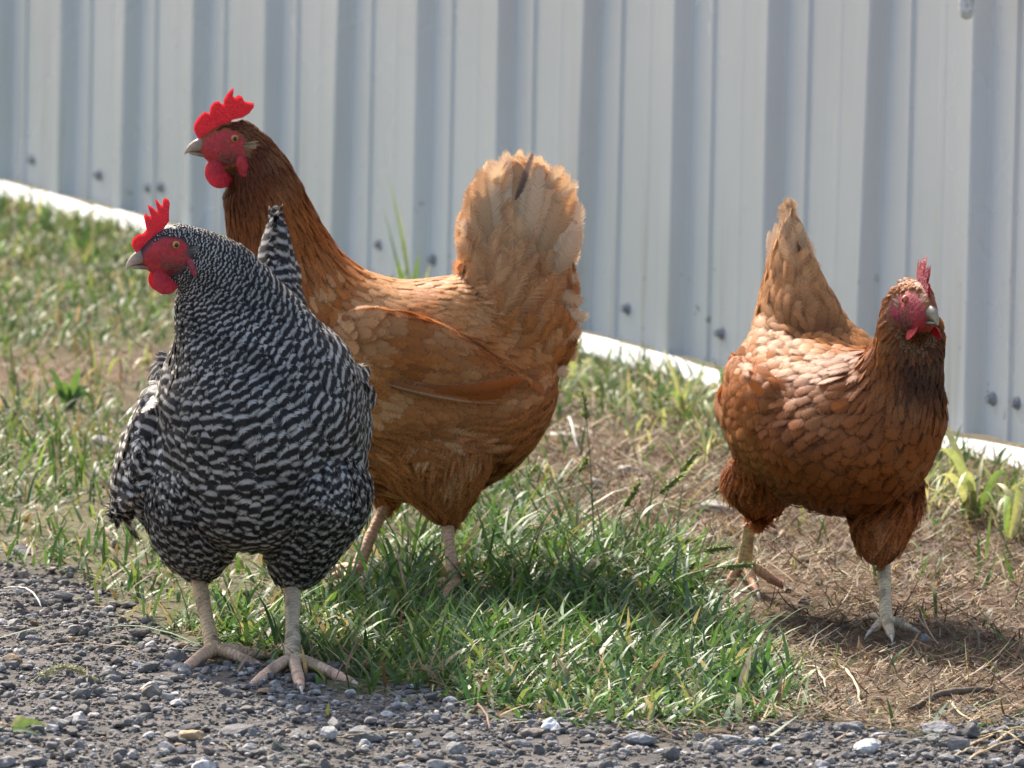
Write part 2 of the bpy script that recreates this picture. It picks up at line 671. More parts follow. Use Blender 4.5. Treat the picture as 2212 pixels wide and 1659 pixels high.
# ================================================================== GROUND
GR_X = [-600, 0, 150, 330, 450, 700, 950, 1150, 1400, 1600, 1800, 2000, 2212, 2800]
GR_Y = [1180, 1205, 1240, 1330, 1430, 1475, 1512, 1545, 1580, 1572, 1562, 1565, 1552, 1500]
LUSH = [(400, 1330), (600, 1290), (720, 1260), (830, 1210), (1000, 1175), (1250, 1170), (1380, 1190), (1470, 1240), (1540, 1300), (1590, 1370),
        (1660, 1440), (1760, 1500), (1640, 1550), (1450, 1575), (1200, 1550), (950, 1505), (720, 1470), (560, 1430)]


def masks(X, Y):
    """what covers the ground at a point: gravel, lush grass, mulch, field grass, wall strip"""
    P = np.stack([X, Y, np.zeros_like(X)], -1)
    qx, qy = to_q(P)
    wob = (vnoise(X, Y, 14, 1) - .5) * 60 + (vnoise(X, Y, 45, 2) - .5) * 30
    gy = np.interp(qx, GR_X, GR_Y)
    gravel = sstep(-28, 34, qy + wob * .9 - gy)
    dwall = (np.stack([X, Y, np.zeros_like(X)], -1) - WA) @ WN
    cx = qx + (vnoise(X, Y, 9, 3) - .5) * 120
    cy = qy + (vnoise(X, Y, 9, 4) - .5) * 60
    lush = np.zeros_like(X)
    for dx, dy in ((0, 0), (22, 0), (-22, 0), (0, 14), (0, -14)):
        lush += in_poly(LUSH, cx + dx, cy + dy) * 0.2
    strip = sstep(0.42, 0.12, dwall) 
    right = sstep(1080, 1230, cx)
    mulch = right * sstep(840, 900, qy) * (1 - lush) * (1 - gravel) * (1 - strip * .7)
    band = sstep(75, 15, np.abs(cy - 805)) * sstep(600, 420, qx)
    return dict(qx=qx, qy=qy, gravel=gravel, lush=lush, mulch=np.clip(mulch, 0, 1), strip=strip, band=band, dwall=dwall,
                field=np.clip((1 - gravel) * (1 - right) * (1 - lush * .3), 0, 1), right=right)


def axis_vals(lo, hi, step, far):
    mid = np.arange(lo, hi + step / 2, step)
    a = lo - np.geomspace(0.2, far, 14)[::-1]
    b = hi + np.geomspace(0.2, far, 14)
    return np.concatenate([a, mid, b])


def ground_z(X, Y):
    b = (vnoise(X, Y, 3.0, 11) - .5) * 0.016 + (vnoise(X, Y, 11, 12) - .5) * 0.012 + (vnoise(X, Y, 40, 13) - .5) * 0.006
    near = sstep(2.2, 1.6, np.abs(X)) * sstep(6.0, 6.4, Y) * sstep(14.6, 13.8, Y)
    dw = (np.stack([X, Y, np.zeros_like(X)], -1) - WA) @ WN
    return b * near * sstep(-0.05, 0.1, dw) * 0.8


gx = axis_vals(-1.7, 1.7, 0.016, 60)
gyv = axis_vals(6.2, 14.0, 0.03, 60)
GX, GY = np.meshgrid(gx, gyv)
GZ = ground_z(GX, GY)
mk = masks(GX.ravel(), GY.ravel())
c_soil = np.array([0.115, 0.082, 0.052])
c_grav = np.array([0.095, 0.085, 0.077])
c_mul = np.array([0.115, 0.074, 0.045])
c_grs = np.array([0.095, 0.085, 0.045])
gc = np.tile(c_grs, (GX.size, 1))
for m_, c_ in (('lush', c_soil), ('mulch', c_mul), ('band', c_mul), ('gravel', c_grav)):
    w_ = np.clip(mk[m_], 0, 1)[:, None]
    gc = gc * (1 - w_) + c_ * w_
nx_, ny_ = len(gx), len(gyv)
a = (np.arange(ny_ - 1)[:, None] * nx_ + np.arange(nx_ - 1)[None]).ravel()
Q = np.stack([a, a + 1, a + nx_ + 1, a + nx_], -1)
gm = np_mesh("ground", np.stack([GX, GY, GZ], -1).reshape(-1, 3), Q, None, {"col": ('FLOAT_COLOR', gc)})
tag(link("ground", gm, MAT['ground']), kind="structure")

# ================================================================== GRAVEL
def rock_variant(seed, sub):
    r_ = np.random.default_rng(seed)
    bm = bmesh.new()
    bmesh.ops.create_icosphere(bm, subdivisions=sub, radius=1.0)
    V = np.array([v.co[:] for v in bm.verts])
    T = np.array([[v.index for v in f.verts] for f in bm.faces])
    bm.free()
    # chop by a few planes for flat facets, then a little noise
    for _ in range(13):
        n_ = norm(r_.normal(size=3))
        d_ = r_.uniform(0.45, 0.80)
        h_ = V @ n_ - d_
        V = V - n_ * np.maximum(h_, 0)[:, None] * 0.85
    V = V * (1 + r_.normal(0, 0.03, (len(V), 1)))
    return V, T


ROCKS = {s: [rock_variant(10 + i, s) for i in range(7)] for s in (1, 2, 3)}


def rand_rot(n, r_):
    q = norm(r_.normal(size=(n, 4)))
    w, x, y, z = q.T
    return np.stack([np.stack([1 - 2 * (y * y + z * z), 2 * (x * y - z * w), 2 * (x * z + y * w)], -1),
                     np.stack([2 * (x * y + z * w), 1 - 2 * (x * x + z * z), 2 * (y * z - x * w)], -1),
                     np.stack([2 * (x * z - y * w), 2 * (y * z + x * w), 1 - 2 * (x * x + y * y)], -1)], -2)


def rocks_mesh(name, pos, size, col, sub, r_):
    parts, cols = [], []
    n = len(pos)
    var = r_.integers(0, 7, n)
    rot = rand_rot(n, r_)
    ani = np.stack([r_.uniform(.75, 1.35, n), r_.uniform(.7, 1.2, n), r_.uniform(.5, .9, n)], -1)
    for v in range(7):
        s_ = np.where(var == v)[0]
        if not len(s_):
            continue
        V, T = ROCKS[sub][v]
        W = np.einsum('nij,vj->nvi', rot[s_], V) * ani[s_][:, None] * size[s_][:, None, None] + pos[s_][:, None]
        parts.append((W.reshape(-1, 3), None, (T[None] + (np.arange(len(s_)) * len(V))[:, None, None]).reshape(-1, 3)))
        cols.append(rep(col[s_], len(V)))
    V, Q, T = merge(parts)
    return np_mesh(name, V, None, T, {"col": ('FLOAT_COLOR', np.concatenate(cols))}, smooth=False)


def stone_cols(n, r_):
    base = np.array([[0.152, 0.139, 0.127], [0.114, 0.103, 0.094], [0.20, 0.186, 0.172], [0.29, 0.275, 0.265], [0.17, 0.14, 0.115], [0.40, 0.38, 0.355], [0.27, 0.19, 0.12]])
    k = r_.choice(7, n, p=[.34, .27, .19, .09, .06, .035, .015])
    return base[k] * r_.uniform(.75, 1.25, (n, 1))


rg = np.random.default_rng(21)
N = 150000
X = rg.uniform(-1.15, 1.15, N)
Y = rg.uniform(6.55, 8.5, N)
m = masks(X, Y)
keep = rg.random(N) < np.clip(m['gravel'] * 0.95 + m['mulch'] * 0.02 + m['field'] * 0.015, 0, 1) * (0.45 + 0.8 * vnoise(X, Y, 25, 5))
X, Y = X[keep], Y[keep]
sz = np.clip(rg.lognormal(math.log(0.0022), 0.55, len(X)), 0.0011, 0.011)
big = sz > 0.0048
Z = ground_z(X, Y)
pos = np.stack([X, Y, Z + sz * rg.uniform(0.0, 0.55, len(X))], -1)
sc_ = stone_cols(len(X), rg)
me1 = rocks_mesh("gravel", pos[~big], sz[~big], sc_[~big], 1, rg)
tag(link("gravel", me1, MAT['stone']), kind="stuff")
me2 = rocks_mesh("gravel", pos[big], sz[big], sc_[big], 2, rg)
tag(link("gravel", me2, MAT['stone']), kind="stuff")

# single stones that stand out
STONES = [
    (410, 1600, 0.0145, (0.36, 0.26, 0.15), "tan angular stone lying on gravel below the barred hen's feet"),
    (322, 1508, 0.0115, (0.36, 0.33, 0.27), "pale beige stone on gravel left of the barred hen's feet"),
    (165, 1575, 0.0105, (0.40, 0.37, 0.35), "small pale pinkish stone on gravel near the lower left corner"),
    (1193, 1587, 0.0125, (0.62, 0.62, 0.62), "white chip of stone at the front edge of the grass"),
    (520, 1596, 0.0155, (0.13, 0.122, 0.12), "dark grey lump of stone right of the tan angular stone"),
    (790, 1600, 0.0200, (0.14, 0.132, 0.128), "largest dark rounded stone on gravel at the bottom"),
    (1385, 1618, 0.0160, (0.24, 0.235, 0.23), "flat grey stone on gravel at the bottom middle"),
    (1470, 1555, 0.0140, (0.36, 0.34, 0.31), "long beige grey stone under the grass edge"),
    (1580, 1610, 0.0150, (0.20, 0.195, 0.195), "grey blocky stone on gravel right of middle"),
    (1830, 1598, 0.0150, (0.17, 0.165, 0.16), "dark blocky stone on gravel below the pale straws"),
    (2020, 1590, 0.0175, (0.26, 0.245, 0.235), "grey brown stone on gravel near the lower right corner"),
    (1870, 1640, 0.0165, (0.42, 0.41, 0.39), "pale slab of stone at the bottom edge, right side"),
    (1555, 1100, 0.0210, (0.40, 0.36, 0.31), "flat beige stone on bare soil behind the walking hen's foot"),
    (1345, 1030, 0.0185, (0.42, 0.37, 0.31), "largest flat pale stone on bare soil behind the tall grass"),
    (1250, 1010, 0.0150, (0.38, 0.33, 0.28), "rounded pale stone on bare soil near the buff hen's belly"),
    (1290, 1055, 0.0130, (0.40, 0.36, 0.32), "small pale stone in front of the largest flat pale stone"),
    (1215, 945, 0.0170, (0.45, 0.41, 0.36), "narrow whitish stone beside the buff hen's rear"),
    (310, 975, 0.0190, (0.36, 0.32, 0.27), "pale stone in dry grass left of the barred hen"),
    (215, 968, 0.0160, (0.38, 0.34, 0.30), "small pale stone left of the other stone in dry grass"),
    (30, 905, 0.0200, (0.16, 0.13, 0.12), "dark brown stone in grass at the left edge"),
    (45, 1195, 0.0150, (0.10, 0.095, 0.095), "dark stone where gravel meets grass at the left edge"),
    (420, 1410, 0.0100, (0.075, 0.073, 0.075), "black pebble beside the barred hen's left toes"),
    (1500, 1125, 0.0110, (0.10, 0.09, 0.085), "small dark stone on bare soil left of the walking hen"),
]
for i, (qx, qy, s_, c_, lab) in enumerate(STONES):
    r_ = np.random.default_rng(300 + i)
    p = gpt(qx, qy)
    V, T = ROCKS[3][i % 7]
    flat = 0.42 if s_ > 0.013 else 0.6
    a_ = r_.uniform(0, 6.28)
    Rz_ = np.array([[math.cos(a_), -math.sin(a_), 0], [math.sin(a_), math.cos(a_), 0], [0, 0, 1]])
    W = (V @ rand_rot(1, r_)[0].T * np.array([1.25, 0.9, flat + .1])) @ Rz_.T * s_
    W = W + r_.normal(0, s_ * 0.012, W.shape)
    cc = np.tile(np.array(c_), (len(W), 1)) * r_.uniform(.85, 1.15, (len(W), 1))
    me = np_mesh("stone", W, None, T, {"col": ('FLOAT_COLOR', cc)}, smooth=False)
    o = link("stone", me, MAT['stone'])
    o.location = (p[0], p[1], float(ground_z(p[0:1], p[1:2])[0]) + s_ * flat * 0.45)
    tag(o, lab, "stone", "loose stones on the ground")

# ================================================================== GRASS AND STRAW
G_GREEN = np.array([0.078, 0.150, 0.034])
G_DARK = np.array([0.045, 0.095, 0.028])
G_BLUE = np.array([0.080, 0.135, 0.070])
G_YEL = np.array([0.210, 0.250, 0.075])
G_DRY = np.array([0.340, 0.265, 0.150])
G_BRN = np.array([0.180, 0.118, 0.064])


def blades(X, Y, L, W, bend, lean, azim, col, k=5, tipw=0.08, z0=None, twist=None):
    """curved ribbons standing on the ground"""
    n = len(X)
    z0 = ground_z(X, Y) - 0.002 if z0 is None else z0
    t = np.linspace(0, 1, k)[None]
    ang = lean[:, None] + bend[:, None] * t ** 1.3            # angle from vertical
    ds = L[:, None] / (k - 1)
    hx = np.concatenate([np.zeros((n, 1)), np.cumsum(np.sin((ang[:, 1:] + ang[:, :-1]) / 2) * ds, 1)], 1)
    hz = np.concatenate([np.zeros((n, 1)), np.cumsum(np.cos((ang[:, 1:] + ang[:, :-1]) / 2) * ds, 1)], 1)
    hz = np.maximum(hz, -z0[:, None] * 0 + 0.001 * t)
    ca, sa = np.cos(azim)[:, None], np.sin(azim)[:, None]
    C = np.stack([X[:, None] + hx * ca, Y[:, None] + hx * sa, z0[:, None] + hz], -1)
    tw = azim + np.pi / 2 if twist is None else azim + np.pi / 2 + twist
    S = np.stack([np.cos(tw), np.sin(tw), np.zeros(n)], -1)[:, None]
    prof = np.array([0.55, 1.0, 0.95, 0.62, tipw]) if k == 5 else np.interp(np.linspace(0, 1, k), [0, .25, .5, .75, 1], [0.55, 1, .95, .62, tipw])
    V, Q, u, tt = ribbons(C, S, W[:, None] * prof[None])
    return V, Q, rep(col, 2 * k)


FEET_G = [gpt(*q) for q in ((1606, 1268), (1640, 1285), (1915, 1365), (984, 1270), (770, 1245), (465, 1420), (640, 1450))]


def trodden(X, Y, r_, thin=.2):
    """the hens keep the plants down round their feet"""
    k = np.ones(len(X), bool)
    for f in FEET_G:
        e = ((X - f[0]) / .045) ** 2 + ((Y - f[1] + .05) / .13) ** 2
        k &= (e > 1) | (r_.random(len(X)) < thin)
    return k


def pick(n, r_, palette, probs):
    k = r_.choice(len(palette), n, p=probs)
    return np.array(palette)[k] * r_.uniform(.7, 1.3, (n, 1)) * r_.uniform(.9, 1.1, (n, 3))


rr = np.random.default_rng(77)
VS, QS, CS = [], [], []


def add_blades(*a, **kw):
    V, Q, c = blades(*a, **kw)
    VS.append(V)
    QS.append(Q)
    CS.append(c)


# field grass on the left and behind, short and mixed with dry stalks
N = 150000
X = rr.uniform(-1.25, 1.2, N)
Y = rr.uniform(7.1, 13.2, N)
m = masks(X, Y)
dens = m['field'] * 0.62 * (1 - .92 * m['band']) * (0.35 + 1.0 * vnoise(X, Y, 6, 31)) + m['strip'] * 0.75 * (m['dwall'] > 0.05) + m['mulch'] * 0.05 + m['lush'] * .3
keep = (rr.random(N) < dens) & (m['dwall'] > 0.05) & (m['gravel'] < .6) & trodden(X, Y, rr)
X, Y = X[keep], Y[keep]
n = len(X)
dry = vnoise(X, Y, 5, 32)
L = rr.uniform(0.015, 0.05, n) * (0.7 + 0.7 * vnoise(X, Y, 4, 33))
colg = pick(n, rr, [G_GREEN, G_YEL, G_DARK, G_DRY, G_BRN], [.48, .20, .18, .10, .04])
cold = pick(n, rr, [G_GREEN, G_YEL, G_DRY, G_BRN], [.16, .16, .44, .24])
use_d = rr.random(n) < sstep(.58, .82, dry) * .75 * sstep(10.6, 9.6, Y + .6 * (X + .5))
col = np.where(use_d[:, None], cold, colg)
add_blades(X, Y, L, rr.uniform(0.0009, 0.0024, n), rr.uniform(0.1, 1.7, n), rr.uniform(0.1, 1.35, n), rr.uniform(0, 6.28, n), col, twist=rr.normal(0, .6, n))
print("field blades", n)

# the same grass further out to the left, beyond the frame
N = 60000
X = rr.uniform(-3.6, -1.2, N)
Y = rr.uniform(7.9, 15.0, N)
m = masks(X, Y)
keep = (rr.random(N) < (0.35 + 1.0 * vnoise(X, Y, 6, 31)) * .6) & (m['dwall'] > .05) & (m['gravel'] < .6)
X, Y = X[keep], Y[keep]
n = len(X)
add_blades(X, Y, rr.uniform(0.02, 0.06, n), rr.uniform(0.0011, 0.0028, n), rr.uniform(0.1, 1.7, n), rr.uniform(0.1, 1.3, n), rr.uniform(0, 6.28, n),
           pick(n, rr, [G_GREEN, G_YEL, G_DARK, G_DRY], [.48, .2, .2, .12]), twist=rr.normal(0, .6, n))

# lush crab grass in the middle
N = 56000
X = rr.uniform(-0.55, 0.62, N)
Y = rr.uniform(6.9, 8.6, N)
m = masks(X, Y)
keep = (rr.random(N) < m['lush'] * (0.5 + .6 * vnoise(X, Y, 14, 35))) & trodden(X, Y, rr, .15)
X, Y = X[keep], Y[keep]
n = len(X)
qx, qy = to_q(np.stack([X, Y, 0 * X], -1))
tall = 0.50 + 0.65 * vnoise(X, Y, 8, 36) * sstep(1600, 1350, qy) + 0.25 * sstep(1380, 1200, qy)
L = rr.uniform(0.028, 0.090, n) * tall
W = rr.uniform(0.0008, 0.0028, n)
azim = rr.uniform(0, 6.28, n)
col = pick(n, rr, [G_GREEN * 1.25, G_DARK * 1.3, G_BLUE * 1.2, G_YEL, G_DRY], [.40, .22, .22, .10, .06])
add_blades(X, Y, L, W, rr.uniform(0.2, 1.7, n), rr.uniform(0.25, 1.5, n), azim, col, twist=rr.normal(0, .6, n))
print("lush blades", n)
# long stems and broad leaves in it
N = 900
X = rr.uniform(-0.5, 0.6, N)
Y = rr.uniform(7.0, 8.8, N)
m = masks(X, Y)
keep = (rr.random(N) < m['lush']) & trodden(X, Y, rr, .1)
X, Y = X[keep], Y[keep]
n = len(X)
thin = rr.random(n) < .6
add_blades(X, Y, np.where(thin, rr.uniform(.06, .13, n), rr.uniform(.04, .085, n)), np.where(thin, rr.uniform(.0006, .0010, n), rr.uniform(.0024, .0042, n)),
           rr.uniform(0.1, 1.0, n), np.where(thin, rr.uniform(.4, 1.4, n), rr.uniform(.7, 1.4, n)), rr.normal(0.0, 1.4, n), pick(n, rr, [G_GREEN, G_DARK, G_YEL, G_DRY], [.45, .3, .15, .1]), k=7)
# edge of the grass onto the gravel: flat lying blades
N = 2600
X = rr.uniform(-1.0, 1.0, N)
Y = rr.uniform(6.8, 8.1, N)
m = masks(X, Y)
gy = np.interp(m['qx'], GR_X, GR_Y)
keep = rr.random(N) < np.exp(-((m['qy'] - gy) / 42.0) ** 2) * .8 + .012
X, Y = X[keep], Y[keep]
n = len(X)
add_blades(X, Y, rr.uniform(.03, .10, n), rr.uniform(.0008, .0022, n), rr.uniform(0.0, 0.5, n), rr.uniform(1.15, 1.5, n), rr.uniform(0, 6.28, n),
           pick(n, rr, [G_GREEN, G_BLUE, G_YEL, G_DRY], [.34, .2, .12, .34]), k=6)
# pale sunlit blades along the foot of the wall
N = 9000
u_ = rr.uniform(-.6, 4.4, N)
o_ = rr.gamma(2.0, .09, N) + .06
PW = WA + WD * u_[:, None] + WN * o_[:, None]
X, Y = PW[:, 0], PW[:, 1]
m = masks(X, Y)
keep = rr.random(N) < (.12 + .75 * (m['qx'] > 1150)) * sstep(.35, .7, vnoise(X, Y, 5, 61)) * .55
X, Y = X[keep], Y[keep]
n = len(X)
add_blades(X, Y, rr.uniform(.02, .075, n), rr.uniform(.0010, .0030, n), rr.uniform(0.3, 2.4, n), rr.uniform(0.0, 1.0, n), rr.uniform(0, 6.28, n),
           pick(n, rr, [[.44, .44, .20], [.36, .40, .15], [.56, .50, .32], G_GREEN], [.3, .25, .2, .25]), k=7, twist=rr.normal(0, .7, n))
V = np.concatenate(VS)
off = np.cumsum([0] + [len(v) for v in VS[:-1]])
Q = np.concatenate([q + o for q, o in zip(QS, off)])
gme = np_mesh("grass", V, Q, None, {"col": ('FLOAT_COLOR', np.concatenate(CS))})
tag(link("grass", gme, MAT['grass']), kind="stuff")

# dry straw and mulch litter
VS, QS, CS = [], [], []
for part, (N, x0, x1, y0, y1) in enumerate(((52000, -1.2, 1.15, 6.7, 12.8), (90000, 0.0, 1.0, 6.8, 9.6))):
    X = rr.uniform(x0, x1, N)
    Y = rr.uniform(y0, y1, N)
    m = masks(X, Y)
    if part == 0:
        dens = m['band'] * .9 + m['field'] * .22 + m['lush'] * .07 + m['gravel'] * .022 + m['strip'] * .3
    else:
        dens = m['mulch'] * (.45 + .6 * vnoise(X, Y, 10, 42))
    keep = (rr.random(N) < dens) & (m['dwall'] > 0.05) & trodden(X, Y, rr, .3)
    X, Y = X[keep], Y[keep]
    n = len(X)
    L = rr.uniform(.008, .030, n) * (1 + 1.3 * (rr.random(n) < .15))
    pale = vnoise(X, Y, 6, 41)
    col = np.where((rr.random(n) < .14 + .32 * pale)[:, None], pick(n, rr, [G_DRY * .85, [.40, .30, .18]], [.7, .3]),
                   pick(n, rr, [G_BRN * .8, [.18, .098, .05], [.075, .046, .03]], [.36, .34, .30]))
    add_blades(X, Y, L, rr.uniform(.0005, .0014, n), rr.uniform(-0.7, 0.8, n), rr.uniform(1.1, 1.6, n), rr.uniform(0, 6.28, n), col, k=5, tipw=.4,
               z0=ground_z(X, Y) + rr.uniform(0.0, .009, n), twist=rr.normal(0, .8, n))
    print("straw", n)
V = np.concatenate(VS)
off = np.cumsum([0] + [len(v) for v in VS[:-1]])
Q = np.concatenate([q + o for q, o in zip(QS, off)])
sme = np_mesh("straw_litter", V, Q, None, {"col": ('FLOAT_COLOR', np.concatenate(CS))})
tag(link("straw_litter", sme, MAT['straw']), kind="stuff")
# ================================================================== HENS
MAT['f_brown'] = feather_mat("feather_brown", False, 0.30, 0.80)
MAT['f_barred'] = feather_mat("feather_barred", True, 0.22)
MAT['f_big'] = feather_mat("feather_large", False, 0.35, 0.75, True, (0.75, 0.58, 0.38), soft=0.55, streak=0.12)


def body_mat():
    g = NT("hen_skin")
    c = g.attr("col").outputs['Color']
    co = g.coord()
    n1 = g.noise(co, 260.0, 3.0)
    n2 = g.noise(co, 900.0, 2.0)
    f = g.ramp(n1, 0.3, 0.7, 0.75, 1.25, False)
    vm = g.n("ShaderNodeVectorMath", operation='SCALE')
    g.l(c, vm.inputs[0])
    g.l(f, vm.inputs['Scale'])
    h = g.math('ADD', n1, g.math('MULTIPLY', n2, 0.5))
    return g.fin(g.pbsdf(vm.outputs[0], 0.55, 0.3, g.bump(h, 0.6, 0.002)))


def flesh_mat(name, col, tr):
    g = NT(name)
    co = g.coord()
    n1 = g.noise(co, 420.0, 3.0)
    n2 = g.noise(co, 90.0, 2.0)
    c = g.mix(g.ramp(n2, 0.3, 0.7), tuple(v * .8 for v in col), col)
    n3 = g.noise(co, 900.0, 2.0)
    c = g.mix(g.ramp(n3, 0.62, 0.75, 0.0, 0.22), c, (min(1, col[0] * 1.05), col[1] * 3.2 + .05, col[2] * 3.0 + .05))
    dv = g.n("ShaderNodeVectorMath", operation='SCALE')
    g.l(c, dv.inputs[0])
    g.l(g.ramp(n1, .30, .62, .70, 1.06), dv.inputs['Scale'])
    c = dv.outputs[0]
    b = g.pbsdf(c, g.ramp(n2, .3, .7, .28, .45), 0.5, g.bump(g.math('ADD', n1, g.math('MULTIPLY', n3, .25)), 0.7, 0.003))
    b = g.transl(b, (min(1, col[0] * 1.25), col[1] * .8, col[2] * .7), tr)
    return g.fin(b)


MAT['skin'] = body_mat()
MAT['comb'] = flesh_mat("comb_flesh", (0.66, 0.032, 0.045), 0.28)
MAT['comb2'] = flesh_mat("pale_comb_flesh", (0.50, 0.075, 0.10), 0.25)
MAT['beak'] = mat_attr("beak_horn", "col", 0.38, 0.4, 0.1, 0.2, 300.0, 0.1)
MAT['eye'] = mat_attr("eye", "col", 0.08, 0.6, 0.0, 0.08, 800.0, 0.0)
MAT['leg'] = mat_attr("leg_scales", "col", 0.6, 0.3, 0.0, 0.22, 420.0, 0.25)


def loft(stations, nu, nv, pear=0.0):
    """stations rows: Tx,Tz,Bx,Bz,w,off,yaw,pivx,pivy (cm, local) -> grid (nu,nv,3) in metres"""
    S = spline(stations, nu)
    th = np.arange(nv) / nv * 2 * np.pi
    Tp = np.stack([S[:, 0], 0 * S[:, 0], S[:, 1]], -1)
    Bp = np.stack([S[:, 2], 0 * S[:, 0], S[:, 3]], -1)
    C = (Tp + Bp) / 2
    A = (Tp - Bp) / 2
    wid = np.maximum(S[:, 4], 0.05)[:, None] * (np.sin(th) * (1 - pear * np.cos(th)))[None]
    G = C[:, None] + A[:, None] * np.cos(th)[None, :, None]
    G[..., 1] += wid + S[:, 5][:, None]
    c, s = np.cos(S[:, 6])[:, None], np.sin(S[:, 6])[:, None]
    x = G[..., 0] - S[:, 7][:, None]
    y = G[..., 1] - S[:, 8][:, None]
    G = np.stack([S[:, 7][:, None] + x * c - y * s, S[:, 8][:, None] + x * s + y * c, G[..., 2]], -1)
    return G * 0.01


def grid_closed(G):
    nu, nv, _ = G.shape
    i = np.arange(nu - 1)[:, None] * nv
    j = np.arange(nv)[None]
    jn = (j + 1) % nv
    Q = np.stack([i + j, i + nv + j, i + nv + jn, i + jn], -1).reshape(-1, 4)
    V = G.reshape(-1, 3)
    n0 = len(V)
    V = np.vstack([V, G[0].mean(0), G[-1].mean(0)])
    T = np.concatenate([np.stack([np.full(nv, n0), j[0], jn[0]], -1), np.stack([np.full(nv, n0 + 1), (nu - 1) * nv + jn[0], (nu - 1) * nv + j[0]], -1)])
    return V, Q, T


def remesh(V, Q, T, voxel=0.0026, smooth=4):
    me = np_mesh("tmp", V, Q, T)
    o = bpy.data.objects.new("tmp", me)
    COL.objects.link(o)
    m = o.modifiers.new("r", 'REMESH')
    m.mode = 'VOXEL'
    m.voxel_size = voxel
    s = o.modifiers.new("s", 'SMOOTH')
    s.iterations = smooth
    s.factor = 0.5
    dg = bpy.context.evaluated_depsgraph_get()
    ev = o.evaluated_get(dg)
    em = ev.to_mesh()
    n = len(em.vertices)
    RV = np.empty(n * 3, np.float32)
    em.vertices.foreach_get("co", RV)
    RV = RV.reshape(-1, 3).astype(float)
    nl = len(em.loops)
    li = np.empty(nl, np.int32)
    em.loops.foreach_get("vertex_index", li)
    npoly = len(em.polygons)
    lt = np.empty(npoly, np.int32)
    em.polygons.foreach_get("loop_total", lt)
    lsx = np.empty(npoly, np.int32)
    em.polygons.foreach_get("loop_start", lsx)
    q = lt == 4
    RQ = li[lsx[q][:, None] + np.arange(4)[None]]
    RT = li[lsx[lt == 3][:, None] + np.arange(3)[None]]
    ev.to_mesh_clear()
    bpy.data.objects.remove(o)
    bpy.data.meshes.remove(me)
    return RV, RQ, RT


FSHAPE_T = [0, .15, .35, .6, .8, .92, 1.0]
FSHAPE_W = [.40, .65, .88, 1.0, .93, .66, .16]
POINTY_W = [.55, .8, 1.0, .92, .66, .36, .06]


class FeatherBag:
    def __init__(s):
        s.root, s.mid, s.tip, s.n, s.side, s.w, s.col, s.par, s.pointy = [], [], [], [], [], [], [], [], []

    def add(s, root, mid, tip, n, side, w, col, lam=1.0, down=0.0, pointy=0.0):
        s.root.append(root)
        s.mid.append(mid)
        s.tip.append(tip)
        s.n.append(n)
        s.side.append(side)
        s.w.append(w)
        s.col.append(col)
        s.par.append((lam, down, w * 100))
        s.pointy.append(pointy)

    def mesh(s, name, r_, k=6, cols=3, crease=0.22, ragged=0.10):
        root, mid, tip = map(np.array, (s.root, s.mid, s.tip))
        n, side = norm(np.array(s.n)), norm(np.array(s.side))
        w = np.array(s.w)
        N_ = len(w)
        t = np.linspace(0, 1, k)[None, :, None]
        C = root[:, None] * (1 - t) * (1 - 2 * t) + mid[:, None] * 4 * t * (1 - t) + tip[:, None] * t * (2 * t - 1)
        tt = t[0, :, 0]
        pf = np.array(s.pointy)[:, None]
        prof = np.interp(tt, FSHAPE_T, FSHAPE_W)[None] * (1 - pf) + np.interp(tt, FSHAPE_T, POINTY_W)[None] * pf
        W = w[:, None] * prof * (1 + r_.normal(0, ragged, (N_, k)))
        V, Q, u, tv = ribbons(C, side[:, None], W, n[:, None], crease, cols)
        L = np.linalg.norm(mid - root, axis=1) + np.linalg.norm(tip - mid, axis=1)
        per = k * cols
        fuv = np.stack([u, tv, (1 - tv) * rep(L * 100, per)], -1)
        return np_mesh(name, V, Q, None, {
            "fuv": ('FLOAT_VECTOR', fuv), "frnd": ('FLOAT', rep(r_.random(N_), per)),
            "fcol": ('FLOAT_COLOR', rep(np.array(s.col), per)), "fpar": ('FLOAT_VECTOR', rep(np.array(s.par), per))})


def surf_eval(G, fu, fv):
    nu, nv, _ = G.shape
    fu = np.clip(fu, 0, nu - 1.001)
    i = fu.astype(int)
    f = (fu - i)[:, None]
    j = np.floor(fv).astype(int)
    g = (fv - j)[:, None]
    j0, j1 = j % nv, (j + 1) % nv
    P0 = G[i, j0] * (1 - g) + G[i, j1] * g
    P1 = G[i + 1, j0] * (1 - g) + G[i + 1, j1] * g
    return P0 * (1 - f) + P1 * f, P1 - P0


